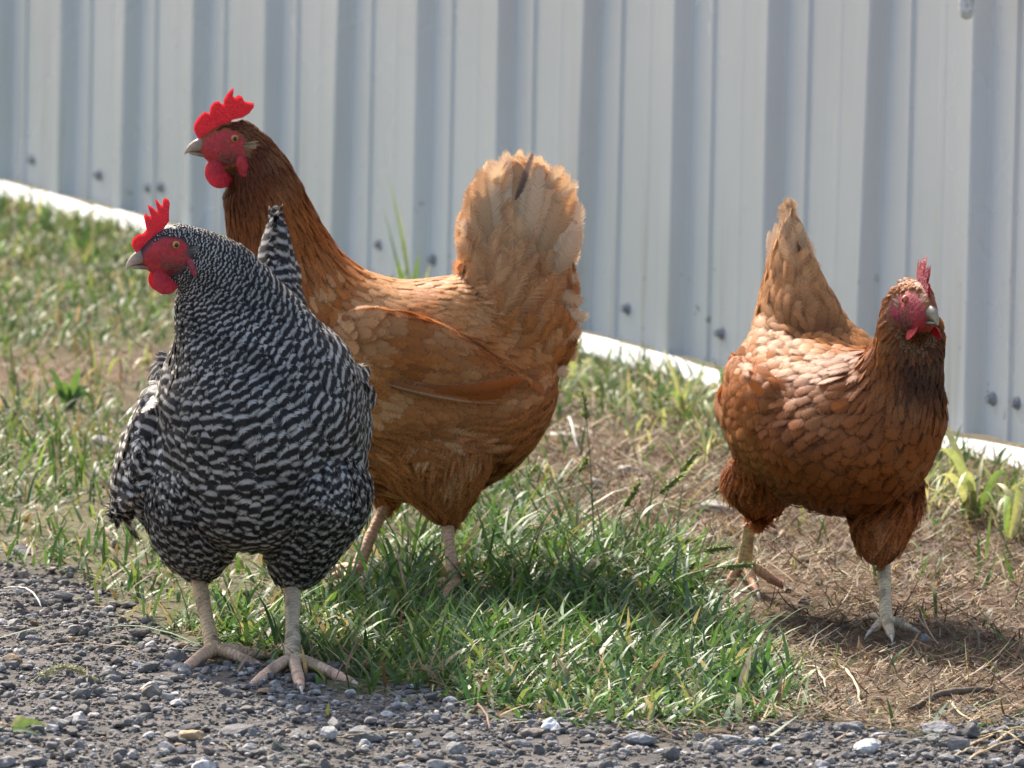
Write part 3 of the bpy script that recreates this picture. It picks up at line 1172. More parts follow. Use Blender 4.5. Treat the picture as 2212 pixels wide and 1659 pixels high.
def grow(bag, G, bvh, par, r_, mask=None, spacing=1.0, tol=0.008, rowfun=None):
    """rows of feathers along a loft; par(p, fu, th) -> dict"""
    nu, nv, _ = G.shape
    seg = np.linalg.norm(np.diff(G, axis=0), axis=2)
    step = np.percentile(seg, 75, axis=1)
    arc = np.concatenate([[0], np.cumsum(step)])
    s = 0.0
    row = 0
    cnt = 0
    while s < arc[-1]:
        fu = np.interp(s, arc, np.arange(nu))
        frac = fu / (nu - 1)
        pr = par(None, frac, None)
        ring = surf_eval(G, np.full(nv, fu), np.arange(nv).astype(float))[0]
        cl = np.linalg.norm(np.roll(ring, -1, 0) - ring, axis=1)
        cum = np.concatenate([[0], np.cumsum(cl)])
        m = max(5, int(cum[-1] / (pr['gap'] * spacing)))
        ss = ((np.arange(m) + (row % 2) * .5 + r_.normal(0, .16, m)) / m % 1) * cum[-1]
        fv = np.interp(ss, cum, np.arange(nv + 1))
        rowj = r_.normal(0, pr['row'] * pr.get('jit', .22), m)
        fus = np.interp(s + rowj, arc, np.arange(nu))
        P, D = surf_eval(G, fus, fv)
        for i in range(m):
            p = Vector(P[i])
            loc, nn, idx, dist = bvh.find_nearest(p)
            if loc is None or dist > tol:
                continue
            f = Vector(D[i])
            f = f - nn * f.dot(nn)
            if f.length < 1e-7:
                continue
            f.normalize()
            th = fv[i] / nv * 2 * math.pi
            if mask is not None and not mask(loc, frac, th):
                continue
            q = par(loc, frac, th)
            if q is None:
                continue
            if 'flow' in q:
                f = Vector(q['flow'])
                f = f - nn * f.dot(nn)
                f.normalize()
            side = nn.cross(f)
            a_ = r_.normal(0, q.get('aj', .13))
            f = (f + side * a_).normalized()
            side = nn.cross(f)
            side = (side + nn * r_.normal(0, q.get('roll', .13))).normalized()
            L = q['L'] * r_.uniform(.85, 1.15)
            lift = q['lift'] * r_.uniform(.6, 1.5)
            m0, nm, _, _ = bvh.find_nearest(loc + f * L * .5)
            t0, nt, _, dt = bvh.find_nearest(loc + f * L)
            free = loc + f * L
            if dt > .012:
                tp = free * .6 + (t0 + nt * lift) * .4
            else:
                tp = t0 + nt * lift
            md = m0 + nm * (lift * .75 + .0008)
            if dt > .012:
                md = (md + (loc + f * L * .5)) * .5
            bag.add(tuple(loc - nn * .0012), tuple(md), tuple(tp), tuple(nm), tuple(side), q['w'] * r_.uniform(.85, 1.15), q['col'],
                    q.get('lam', 1.0), q.get('down', 0.0), q.get('pointy', 0.0))
            cnt += 1
        s += pr['row'] * spacing
        row += 1
    return cnt


def poly_slab(name, poly, th, bend=0.0, inset=0.10, cut=2):
    """thin fleshy plate from an outline in x,z (cm); rounded rim"""
    bm = bmesh.new()
    vs_ = [bm.verts.new((x * .01, 0, z * .01)) for x, z in poly]
    f = bm.faces.new(vs_)
    f.normal_update()
    if f.normal.y < 0:
        f.normal_flip()
    bmesh.ops.inset_region(bm, faces=[f], thickness=inset * .01, depth=th * .6 * .01, use_even_offset=True)
    bmesh.ops.inset_region(bm, faces=[f], thickness=inset * .012, depth=th * .4 * .01, use_even_offset=True)
    bmesh.ops.triangulate(bm, faces=[f])
    geom = bmesh.ops.duplicate(bm, geom=bm.verts[:] + bm.edges[:] + bm.faces[:])
    dv = [g for g in geom['geom'] if isinstance(g, bmesh.types.BMVert)]
    df = [g for g in geom['geom'] if isinstance(g, bmesh.types.BMFace)]
    for v in dv:
        v.co.y = -v.co.y
    bmesh.ops.reverse_faces(bm, faces=df)
    bmesh.ops.remove_doubles(bm, verts=bm.verts[:], dist=1e-5)
    zmin = min(z for _, z in poly) * .01
    for v in bm.verts:
        h = (v.co.z - zmin) * 100
        v.co.y += (bend * h * h + 0.06 * math.sin(v.co.x * 420) * h * .3) * .01
    me = bpy.data.meshes.new(name)
    bm.to_mesh(me)
    bm.free()
    for p in me.polygons:
        p.use_smooth = True
    return me


def blob(name, rx, ry, rz, taper=0.0, seg=18, rings=12, warp=0.0, seed=0):
    r_ = np.random.default_rng(seed)
    th = np.linspace(0, np.pi, rings)
    ph = np.arange(seg) / seg * 2 * np.pi
    G = np.stack([np.sin(th)[:, None] * np.cos(ph)[None], np.sin(th)[:, None] * np.sin(ph)[None], np.cos(th)[:, None] * np.ones(seg)[None]], -1)
    k = 1 + taper * G[..., 2:3]
    G = np.concatenate([G[..., :2] * k, G[..., 2:3]], -1) * np.array([rx, ry, rz])
    if warp:
        G[..., 1] += warp * np.sin(G[..., 0] / rx * 2.2 + 1) * np.cos(G[..., 2] / rz * 1.6)
    V, Q, T = grid_closed(G * .01)
    return np_mesh(name, V, Q, T)


def eye_mesh(r, iris):
    th = np.linspace(0, np.pi, 22)
    ph = np.arange(20) / 20 * 2 * np.pi
    G = np.stack([np.sin(th)[:, None] * np.cos(ph)[None], np.cos(th)[:, None] * np.ones(20)[None], np.sin(th)[:, None] * np.sin(ph)[None]], -1) * r * .01
    V, Q, T = grid_closed(G[:, ::-1])
    a = np.degrees(np.arccos(np.clip(V[:, 1] / (r * .01), -1, 1)))
    col = np.where(a[:, None] < 27, np.array([[.004, .004, .004]]), np.where(a[:, None] < 52, np.array([iris]), np.where(a[:, None] < 60, np.array([[.10, .05, .02]]), np.array([[.35, .10, .07]]))))
    return np_mesh("eye", V, Q, T, {"col": ('FLOAT_COLOR', col)})


def beak_meshes(colr, tipc):
    up = [(2.55, -0.10, 2.45, -1.62, .72), (3.2, -0.16, 3.1, -1.62, .62), (3.9, -.42, 3.8, -1.62, .47), (4.4, -.82, 4.3, -1.66, .33), (4.78, -1.32, 4.70, -1.85, .19), (4.92, -1.78, 4.88, -2.0, .07)]
    lo = [(2.4, -1.58, 2.3, -2.25, .62), (3.2, -1.60, 3.1, -2.15, .48), (3.9, -1.62, 3.8, -2.02, .34), (4.5, -1.66, 4.45, -1.88, .18)]
    out = []
    for nm, st in (("upper_beak", up), ("lower_beak", lo)):
        G = loft([(*r, 0, 0, 0, 0) for r in st], 16, 14, 0.15)
        V, Q, T = grid_closed(G)
        f = sstep(.028, .05, V[:, 0])[:, None]
        col = np.array(colr) * (1 - f) + np.array(tipc) * f
        out.append((nm, np_mesh(nm, V, Q, T, {"col": ('FLOAT_COLOR', col)})))
    return out


HEAD_ST = [(3.55, -.35, 3.45, -1.75, .42), (3.0, .15, 2.9, -2.25, .82), (2.1, .85, 2.1, -2.9, 1.15), (.4, 1.65, .7, -3.7, 1.55), (-1.5, 1.55, -.2, -4.5, 1.75)]


def scaled_leg(parts, cols, path, rad, ring, c0, c1, r_, seg=12, claw=None):
    """a scaly tube with raised rings (scutes)"""
    path = np.asarray(path, float)
    L = np.concatenate([[0], np.cumsum(np.linalg.norm(np.diff(path, axis=0), axis=1))])
    n = max(8, int(L[-1] / ring * 4))
    s = np.linspace(0, L[-1], n)
    P = np.stack([np.interp(s, L, path[:, i]) for i in range(3)], -1)
    if len(path) > 2:
        P = spline(path, n)
    r = np.interp(s, L, rad)
    V, Q, T = tube_arrays(P, np.ones(n), seg)
    th = np.tile(np.arange(seg) / seg * 2 * np.pi, n)
    sv = np.repeat(s, seg)
    wobble = np.cumsum(r_.normal(0, .05, n))
    ph = sv / ring + np.repeat(wobble, seg) + .5 * (np.cos(th + .6) > 0) + .15 * np.sin(th * 3 + sv * 600)
    saw = ph % 1.0
    knob = 1 + .10 * np.sin(sv / .011 + r_.uniform(0, 6)) * .5
    rv = np.repeat(r, seg) * (1 + .10 * (saw - .5)) * knob * r_.uniform(.97, 1.03, len(sv))
    Pr = np.repeat(P, seg, axis=0)
    V[:-2] = Pr + (V[:-2] - Pr) * rv[:, None]
    k = np.concatenate([saw, [1, 1]])
    f = np.concatenate([np.repeat(s / L[-1], seg), [0, 1]])
    c = np.array(c0)[None] * (1 - f[:, None]) + np.array(c1)[None] * f[:, None]
    blot = vnoise(np.concatenate([sv, [0, 0]]) * 100, np.concatenate([th, [0, 0]]) * .6, .9, int(r_.integers(0, 999)))
    c = c * (1 - .45 * sstep(.55, .8, blot))[:, None]
    c = c * np.where(k < .22, .66, 1.0)[:, None] * r_.uniform(.85, 1.12, (len(V), 1))
    parts.append((V, Q, T))
    cols.append(c)
    if claw is not None:
        d = norm(P[-1] - P[-3])
        q0 = P[-1]
        cl = np.array([q0 - d * .002, q0 + d * .004 + np.array([0, 0, .0004]), q0 + d * .009 + np.array([0, 0, -.001]), q0 + d * .013 + np.array([0, 0, -.0035])])
        V, Q, T = tube_arrays(cl, [r[-1] * .72, r[-1] * .6, r[-1] * .38, .0003], 8)
        parts.append((V, Q, T))
        cols.append(np.tile(np.array(claw), (len(V), 1)))


def make_hen(P):
    r_ = np.random.default_rng(P['seed'])
    yaw = P['yaw']
    loc = Vector((P['loc'][0], P['loc'][1], 0))
    root = empty("hen", loc, yaw)
    tag(root, P['label'], "chicken", "hens in the yard")
    W2L = np.array((Matrix.Translation(loc) @ Matrix.Rotation(yaw, 4, 'Z')).inverted())

    def w2l(p):
        return W2L[:3, :3] @ np.asarray(p, float) + W2L[:3, 3]

    # ---- head frame
    hx, hy, hz = P['head']
    hyaw, hpitch = P['head_yaw'], P['head_pitch']
    HM = Matrix.Translation((hx * .01, hy * .01, hz * .01)) @ Matrix.Rotation(hyaw, 4, 'Z') @ Matrix.Rotation(-hpitch, 4, 'Y')
    HMi = HM.inverted()
    hs = P.get('head_scale', 1.0)
    cp, sp_ = math.cos(hpitch), math.sin(hpitch)

    def hrow(r):
        tx, tz, bx, bz, w = [v * hs for v in r]
        return (hx + tx * cp - tz * sp_, hz + tx * sp_ + tz * cp, hx + bx * cp - bz * sp_, hz + bx * sp_ + bz * cp, w, hy, hyaw, hx, hy)

    st = [hrow(r) for r in HEAD_ST]
    nn_ = len(P['neck'])
    for i, rw in enumerate(P['neck']):
        tx, tz, bx, bz, w, off, yw = rw
        st.append((tx, tz, bx, bz, w, off, yw, (tx + bx) / 2, off))
    for rw in P['body']:
        st.append((*rw[:6], 0, 0, 0))
    nst = len(st)
    G_body = loft(st, 110, 48, P.get('pear', .12))
    lofts = {'body': G_body}
    head_frac = 4.2 / (nst - 1)
    neck_frac = (5 + nn_ - 1) / (nst - 1)
    lofts['tail'] = loft([(*r[:5], r[5] if len(r) > 5 else 0, 0, 0, 0) for r in P['tail']], 40, 32)
    for s in (1, -1):
        for nm in ('wing', 'thigh', 'fluff'):
            key = nm if nm in P else None
            rows = P.get(nm + ('_l' if s > 0 else '_r'), P.get(nm))
            if rows is None:
                continue
            lofts[nm + ('L' if s > 0 else 'R')] = loft([(*r[:5], s * r[5], 0, 0, 0) for r in rows], 36, 24)
    V, Q, T = merge([grid_closed(G) for G in lofts.values()])
    RV, RQ, RT = remesh(V, Q, T)
    bvh = BVHTree.FromPolygons([tuple(v) for v in RV], [tuple(f) for f in RQ.tolist()] + [tuple(f) for f in RT.tolist()])

    HMi_np = np.array(HMi)

    def to_head(p):
        p = np.asarray(p, float)
        return (p @ HMi_np[:3, :3].T + HMi_np[:3, 3]) * 100 / hs

    def face_val(h):
        """1 inside the bare red face"""
        x, z = h[..., 0], h[..., 2]
        fb_ = P.get('face_back', 0.0)
        a = ((x - 1.05 + fb_ * .5) / (2.2 + fb_ * .5)) ** 2 + ((z + .95 + .12 * x) / 1.8) ** 2
        return sstep(1.25, .80, a) * (x > -1.6 - fb_)

    # ---- body skin colour
    h = to_head(RV)
    fv = face_val(h)[:, None]
    bc = np.array([P['colfun'](p * 100, 'under', 0.5) for p in RV])
    fc = np.array(P['face_col'])[None] * (1 - .70 * sstep(-1.0, -2.6, h[:, 2]) * sstep(2.0, .6, h[:, 0]))[:, None] * (1 - .35 * sstep(.7, 1.3, h[:, 2]))[:, None]
    bc = bc * (1 - fv) + fc * fv
    # ---- legs and feet joined to the same skin
    parts = [(RV, RQ, RT)]
    cols = [bc]
    nbody = len(RQ), len(RT)
    for F in P['feet']:
        hock = np.array(F['hock']) * .01 if 'hock' in F else w2l(F['hock_w'])
        ank = w2l(F['ankle'])
        lc = F.get('col', P['leg_col'])
        lc2 = F.get('col2', P['toe_col'])
        top = hock + (hock - ank) * .25 + np.array([.005, 0, .01])
        rs = F.get('r', .0056)
        scaled_leg(parts, cols, [top, hock, hock * .5 + ank * .5 + np.array([.001, 0, 0]), ank], [rs * 1.25, rs * 1.12, rs * .92, rs * 1.1], .0042, lc, lc, r_, 14)
        for tt in F['toes']:
            tip = w2l(tt[:3] if len(tt) >= 3 and not isinstance(tt[0], (list, tuple, np.ndarray)) else tt[0])
            d = tip - ank
            k1 = ank + d * .38 + np.array([0, 0, .006])
            k2 = ank + d * .72 + np.array([0, 0, .004])
            tip = tip + np.array([0, 0, .0035])
            a0 = ank + np.array([0, 0, .004])
            scaled_leg(parts, cols, [a0, k1, k2, tip], [rs * .92, rs * .80, rs * .72, rs * .5], .0036, lc, lc2, r_, 10, claw=(.50, .43, .34))
        if 'back' in F:
            tip = w2l(F['back']) + np.array([0, 0, .003])
            scaled_leg(parts, cols, [ank + np.array([0, 0, .008]), ank * .5 + tip * .5 + np.array([0, 0, .006]), tip], [rs * .7, rs * .6, rs * .42], .0036, lc, lc2, r_, 8, claw=(.50, .43, .34))
    V, Q, T = merge(parts)
    nq, nt = len(Q), len(T)
    mi = np.concatenate([np.where(np.arange(nq) < nbody[0], 0, 1), np.where(np.arange(nt) < nbody[1], 0, 1)])
    me = np_mesh("body", V, Q, T, {"col": ('FLOAT_COLOR', np.concatenate(cols))}, mat_idx=mi)
    body = link("body", me, [MAT['skin'], MAT['leg']], root)

    # ---- plumage
    fmat = MAT[P['fmat']]
    pf = P['parfun']
    bag = FeatherBag()

    def mk(region):
        def par(p, fr, th):
            return pf(region, p, fr, th, head_frac, neck_frac)
        return par

    def mask_body(p, fr, th):
        hh = to_head(np.array(p))
        if fr < neck_frac and hh[0] > -1.9:
            if face_val(hh) > .35 or hh[0] > 2.2:
                return False
            if hh[0] > .2 and hh[2] > .5 and abs(hh[1]) < .5:
                return False
        return True

    cnt = {}
    for nm, G in lofts.items():
        reg = nm.rstrip('LR')
        cnt[nm] = grow(bag, G, bvh, mk(reg), r_, mask_body if nm == 'body' else None, P.get('spacing', 1.0))
    pl = link("plumage", bag.mesh("plumage", r_), fmat, root)
    tag(pl, kind="stuff")
    print(P['label'][:20], sum(cnt.values()), cnt, len(RV))

    # ---- single large feathers
    for F in P['big']:
        b1 = FeatherBag()
        b1.add(*[tuple(np.array(F[k]) * .01) for k in ('root', 'mid', 'tip')], tuple(F['n']), tuple(F['side']), F['w'] * .01, F['col'], F.get('lam', 1.6), F.get('down', .1), F.get('pointy', 0))
        link(F.get('name', "tail_feather"), b1.mesh("feather", r_, 14, 5, .25, .035), MAT[P['bigmat']], root)

    # ---- head parts
    hd = P['headparts']
    MH = HM @ Matrix.Scale(hs, 4)

    def hp(name, me, mat, off=(0, 0, 0), rot=(0, 0, 0), parent=None):
        o = link(name, me, mat, parent or root)
        L_ = MH @ Matrix.Translation(tuple(v * .01 for v in off)) @ Matrix.Rotation(rot[2], 4, 'Z') @ Matrix.Rotation(rot[1], 4, 'Y') @ Matrix.Rotation(rot[0], 4, 'X')
        if parent is not None and parent is not root:
            L_ = parent.matrix_local.inverted() @ L_
        o.matrix_local = L_
        return o

    hp("comb", poly_slab("comb", hd['comb'], hd.get('comb_th', .26), hd.get('comb_bend', 0.0)), MAT[hd.get('comb_mat', 'comb')], hd.get('comb_off', (0, 0, 0)))
    bk = {}
    for nm, m_ in beak_meshes(hd['beak_col'], hd['beak_tip']):
        bk[nm] = hp(nm, m_, MAT['beak'])
    for s in (1, -1):
        hp("nostril", blob("nostril", .20, .06, .07, 0, 10, 8), MAT['darkmetal'], (3.35, s * .50, -.72), (0, .35, -s * .22), bk['upper_beak'])
        ey = hp("eye", eye_mesh(.44, hd['iris']), MAT['eye'], (0, s * 1.27, 0), (0, 0, 0 if s > 0 else math.pi))
        ring = []
        for a in np.linspace(0, 2 * np.pi, 19)[:-1]:
            ring.append((.50 * math.cos(a), 0, .44 * math.sin(a)))
        ring = np.array(ring + ring[:1]) * .01
        V, Q, T = tube_arrays(ring, .0010, 8, False)
        hp("eyelid", np_mesh("eyelid", V, Q, None), MAT['lid' if 'lid' in MAT else 'comb2'], (0, s * 1.50, 0), (0, 0, -s * .12), ey)
        wt = hd['wattle']
        hp("wattle", blob("wattle", wt[0], wt[1], wt[2], -.18, 22, 16, .16, 5), MAT['comb'], (wt[3], s * wt[4], wt[5]), (s * wt[6], wt[7], s * wt[8]))
        el = hd['lobe']
        hp("ear_lobe", blob("ear_lobe", el[0], el[1], el[2], .18, 14, 12, .08, 6), MAT['comb2'] if hd.get('lobe_pale', 1) else MAT['comb'], (el[3], s * el[4], el[5]), (0, el[6], 0))
        fb = FeatherBag()                       # tiny bristle feathers on the bare face
        for _ in range(330):
            px_, pz_ = r_.uniform(-1.5, 2.4), r_.uniform(-3.1, .9)
            if r_.random() > (.25 + .75 * float(sstep(.5, -2.4, pz_))) or (px_ ** 2 + pz_ ** 2) < .45:
                continue
            w0 = MH @ Vector((px_ * .01, s * .03, pz_ * .01))
            lc_, nn3, _, _ = bvh.find_nearest(w0)
            if lc_ is None:
                continue
            lp = np.array(MH.inverted() @ lc_)
            b0_ = lp + np.array([0, -s * .0004, 0])
            t_ = lp + np.array([-.0028, s * .0006, -.0006]) + r_.normal(0, .0004, 3)
            fb.add(tuple(b0_), tuple((b0_ + t_) / 2 + np.array([0, s * .0006, 0])), tuple(t_), (0, s, 0), (0, 0, 1), .00060, hd.get('bristle', (.06, .03, .02)), 5.0, .0, .8)
        if len(fb.w):
            tag(hp("face_bristles", fb.mesh("face_bristles", r_, 4), MAT['f_brown']), kind="stuff")
        tb = FeatherBag()
        for _ in range(26):
            rt_ = np.array([-.9, 1.55, -.75]) + r_.normal(0, .16, 3) * np.array([1, .3, 1])
            tip = rt_ + np.array([-1.1, .18, .10]) + r_.normal(0, .14, 3)
            a_, b_ = rt_ * .01, tip * .01
            tb.add(tuple(a_), tuple((a_ + b_) / 2 + np.array([0, .0012, 0])), tuple(b_), (0, 1, 0), (0, 0, 1), .0018, hd['tuft'], 5.0, .3, .5)
        m_ = tb.mesh("ear_tuft", r_)
        if s < 0:
            co = np.empty(len(m_.vertices) * 3, np.float32)
            m_.vertices.foreach_get("co", co)
            co = co.reshape(-1, 3)
            co[:, 1] *= -1
            m_.vertices.foreach_set("co", co.ravel())
        hp("ear_tuft", m_, MAT['f_brown'])
    return root


MAT['lid'] = flesh_mat("eyelid_flesh", (0.36, 0.10, 0.09), 0.1)


def mixc(a, b, f):
    return tuple(np.array(a) * (1 - f) + np.array(b) * f)


NECK_D = (0.105, 0.024, 0.006)
NECK_O = (0.390, 0.108, 0.014)
BACK_T = (0.510, 0.188, 0.046)
BUFF = (0.640, 0.345, 0.145)
CREAM = (0.780, 0.600, 0.400)
RUST = (0.410, 0.112, 0.020)
BELLY = (0.460, 0.172, 0.047)
DKB = (0.120, 0.038, 0.011)

# ------------------------------------------------------------------ the tall buff and brown hen in profile
U2 = 21.4                              # drawing units per cm for her profile
ORG2 = (905.0, 1258.0)


def m2(qx, qy):
    return (ORG2[0] - qx) / U2, (ORG2[1] - qy) / U2


def row2(tx, ty, bx, by, w, off=0.0):
    return (*m2(tx, ty), *m2(bx, by), w, off)


hp2 = m2(488, 300)
neck2 = [row2(578, 318, 470, 424, 2.2), row2(618, 372, 476, 480, 2.7), row2(655, 445, 486, 545, 3.4), row2(700, 520, 496, 625, 4.6)]
body2 = [row2(752, 575, 512, 720, 6.0), row2(815, 602, 535, 820, 7.3), row2(880, 610, 590, 920, 8.2), row2(935, 602, 680, 1005, 8.7), row2(985, 600, 780, 1052, 8.8),
         row2(1030, 610, 890, 1075, 8.5), row2(1075, 630, 990, 1062, 7.9), row2(1110, 660, 1075, 1020, 7.0), row2(1140, 700, 1135, 960, 5.6), row2(1168, 760, 1175, 890, 3.8), row2(1180, 810, 1185, 850, 1.6)]
tail2 = [row2(960, 640, 1130, 900, 5.5), row2(985, 600, 1195, 810, 5.2), row2(988, 545, 1232, 710, 4.6), row2(992, 485, 1218, 600, 3.5), row2(1012, 430, 1200, 510, 2.5), row2(1045, 395, 1180, 445, 1.6), row2(1085, 375, 1160, 405, .8)]
wing2 = [row2(690, 700, 680, 760, .7, 5.2), row2(740, 660, 715, 825, 1.2, 7.1), row2(830, 655, 800, 850, 1.4, 7.9), row2(930, 682, 900, 850, 1.3, 7.9), row2(1030, 735, 1005, 835, 1.1, 7.1), row2(1110, 785, 1095, 822, .6, 6.2)]
thigh2 = [row2(860, 840, 1040, 860, 2.4, 4.6), row2(800, 930, 1060, 960, 3.8, 5.0), row2(830, 1010, 1030, 1030, 3.2, 5.0), row2(885, 1066, 1010, 1070, 2.3, 4.9), row2(922, 1098, 992, 1098, 1.5, 4.8), row2(938, 1114, 982, 1114, 1.0, 4.8)]
thigh2r = [row2(820, 890, 950, 870, 2.6, 4.4), row2(770, 980, 930, 960, 3.2, 4.6), row2(790, 1050, 895, 1040, 2.2, 4.6), row2(805, 1085, 870, 1080, 1.4, 4.6), row2(815, 1105, 855, 1105, .9, 4.6)]


def col2(p, region, fr):
    x, y, z = p
    X_, Z_ = m2(760, 560)
    if region == 'tail':
        base = mixc(BUFF, CREAM, .15 + .5 * sstep(34, 42, z))
        return mixc(BACK_T, base, float(sstep(24, 33, z)))
    if region == 'wing':
        return mixc(mixc(BACK_T, RUST, .45), RUST, float(sstep(20, 5, x) * .0 + .25))
    if region == 'thigh':
        return mixc(BELLY, DKB, float(sstep(9, 5, z)) * .6)
    if region == 'under':
        return mixc(DKB, RUST, .4)
    # body by height and length
    f_neck = float(sstep(30, 40, z))
    c = mixc(BACK_T, BELLY, float(sstep(27, 16, z)))
    c = mixc(c, BUFF, float(sstep(-6, -13, x) * sstep(20, 28, z)) * .7)
    c = mixc(c, NECK_O, float(sstep(6, 11, x)) * float(sstep(25, 31, z)))
    c = mixc(c, NECK_D, float(sstep(37, 43.5, z)) * .85)
    c = mixc(c, NECK_D, float(sstep(14, 19, x)) * .6 * float(sstep(24, 30, z)))
    return c


def par2(region, p, fr, th, hf, nf):
    if region == 'body':
        if fr < hf:
            d = dict(L=.009, w=.0019, lift=.0006, row=.0028, gap=.0030, jit=.4, pointy=.3)
        elif fr < nf + .02:
            k = (fr - hf) / (nf - hf)
            d = dict(L=.016 + .026 * k, w=.0020 + .0022 * k, lift=.0012 + .0010 * k, row=.0040 + .0030 * k, gap=.0042 + .0030 * k, jit=.4, pointy=.75, aj=.08)
        else:
            d = dict(L=.034, w=.0080, lift=.0024, row=.0072, gap=.0074, jit=.4, roll=.08)
            if p is not None and p[2] < .17:
                d.update(L=.040, w=.0058, lift=.005, down=.9, pointy=.4, aj=.22)
                if p[2] < .10:
                    d['flow'] = (-.5, 0, -.8)
            elif p is not None and p[2] > .25 and p[0] < .05:
                d.update(w=.0062, L=.034, pointy=.25)
    elif region == 'tail':
        d = dict(L=.058, w=.0130, lift=.0050, row=.0085, gap=.0100, jit=.5, aj=.26, roll=.28, down=.55)
        if p is not None and p[2] < .26:
            d.update(L=.036, w=.0095, lift=.004, aj=.2)
    elif region == 'wing':
        d = dict(L=.042, w=.0098, lift=.0016, row=.0090, gap=.0092, jit=.25, aj=.07, roll=.05)
    else:
        d = dict(L=.036, w=.0034, lift=.0040, row=.0050, gap=.0046, jit=.5, down=.9, pointy=.5, aj=.2)
        if p is not None and p[2] < .08:
            d.update(L=.018, w=.0030, lift=.002)
    if p is None:
        d['col'] = None
        return d
    d['lam'] = {'tail': 1.0, 'wing': .75, 'thigh': .6}.get(region, .12 if fr < nf + .02 else .7)
    c = col2((p[0] * 100, p[1] * 100, p[2] * 100), region, fr)
    n_ = vnoise(np.array([p[0] * 100 + p[2] * 61]), np.array([p[2] * 100 + p[1] * 47]), .45, 51)[0]
    c = mixc(c, tuple(np.array(c) * .6), float(sstep(.55, .9, n_)) * .7)
    c = mixc(c, BUFF, float(sstep(.46, .1, n_)) * (.15 if region == 'body' and fr < nf + .02 else .75))
    d['col'] = c
    return d


big2 = []
rb = np.random.default_rng(5)
TIPS = [(980, 500), (990, 440), (1003, 392), (1022, 352), (1048, 332), (1074, 322), (1102, 317), (1130, 322), (1156, 333), (1182, 347), (1206, 362), (1224, 386), (1234, 424), (1238, 470)]
for s in (1, -1):
    for i, tq in enumerate(TIPS):
        f = i / (len(TIPS) - 1)
        if s < 0 and i % 2:
            continue
        bq = (1030 + 130 * f + rb.normal(0, 8), 560 + 40 * f)
        b_, t_ = m2(*bq), m2(tq[0] + rb.normal(0, 4), tq[1] + rb.normal(0, 4))
        root_ = np.array([b_[0], s * 3.0, b_[1]])
        tip = np.array([t_[0], s * rb.uniform(.5, 1.6), t_[1]])
        mid = (root_ + tip) / 2 + np.array([(f - .5) * -.9, s * 1.0, 0])
        n_ = norm(np.array([(.5 - f) * .6, s, .15]) + rb.normal(0, .12, 3))
        big2.append(dict(root=root_, mid=mid, tip=tip, n=n_, side=np.cross(n_, tip - root_), w=rb.uniform(1.15, 1.6), col=mixc(BUFF, CREAM, rb.uniform(.0, .75)), down=.35))
# a dark quill feather at the top
bx, bz = m2(1085, 460)
tx, tz = m2(1134, 316)
big2.append(dict(root=(bx, 2.2, bz), mid=((bx + tx) / 2, 2.6, (bz + tz) / 2), tip=(tx, 1.6, tz), n=(0, 1, 0), side=(-.95, 0, -.3), w=.42, col=(.17, .11, .085), down=.4))
# loose feathers along the back edge of the tail
for (q0, q2_, bend) in (((1165, 430), (1222, 378), .5), ((1170, 470), (1232, 420), .6), ((1175, 520), (1236, 462), .5), ((1180, 560), (1238, 520), .4), ((1180, 600), (1240, 580), .3),
                        ((1185, 590), (1250, 640), .5), ((1190, 630), (1256, 678), .6), ((1185, 680), (1250, 712), .5), ((1180, 715), (1240, 765), .4), ((1160, 745), (1215, 805), .3),
                        ((1150, 400), (1196, 352), .4), ((1125, 390), (1150, 335), .2), ((1060, 400), (1050, 338), -.2), ((1035, 440), (1008, 392), -.3), ((1020, 500), (990, 460), -.3)):
    for j in range(2):
        a_, c_ = np.array(m2(*q0)) + rb.normal(0, .35, 2), np.array(m2(*q2_)) + rb.normal(0, .25, 2)
        y_ = rb.uniform(-1.2, 2.4)
        dv = c_ - a_
        pn = np.array([-dv[1], dv[0]]) / np.linalg.norm(dv)
        b_ = (a_ + c_) / 2 + pn * bend * .9
        n_ = norm(np.array([-.15, 1.0, .15]) + rb.normal(0, .22, 3))
        d3 = np.array([dv[0], 0, dv[1]])
        big2.append(dict(root=(a_[0], y_, a_[1]), mid=(b_[0], y_ + .5, b_[1]), tip=(c_[0], y_ + .1, c_[1]), n=n_, side=np.cross(n_, d3), w=rb.uniform(.75, 1.15), col=mixc(BUFF, CREAM, rb.uniform(.1, .9)), down=.45))
# flight feathers of the folded wing
for i in range(8):
    a_ = m2(800 + 16 * i, 800 + 3 * i)
    c_ = m2(1060 + 9 * i, 848 - 8 * i)
    y0, y1 = 9.5, 8.3 - .08 * i
    mid = ((a_[0] + c_[0]) / 2, 9.75 - .05 * i, (a_[1] + c_[1]) / 2 - .35)
    big2.append(dict(name="wing_feather", root=(a_[0], y0, a_[1]), mid=mid, tip=(c_[0], y1, c_[1]), n=(0, 1, -.1), side=(.05, .1, 1), w=.18 if i == 0 else .85,
                     col=mixc((0.58, .36, .19), RUST, min(1, .05 + i * .8)), down=0.0, pointy=.25))

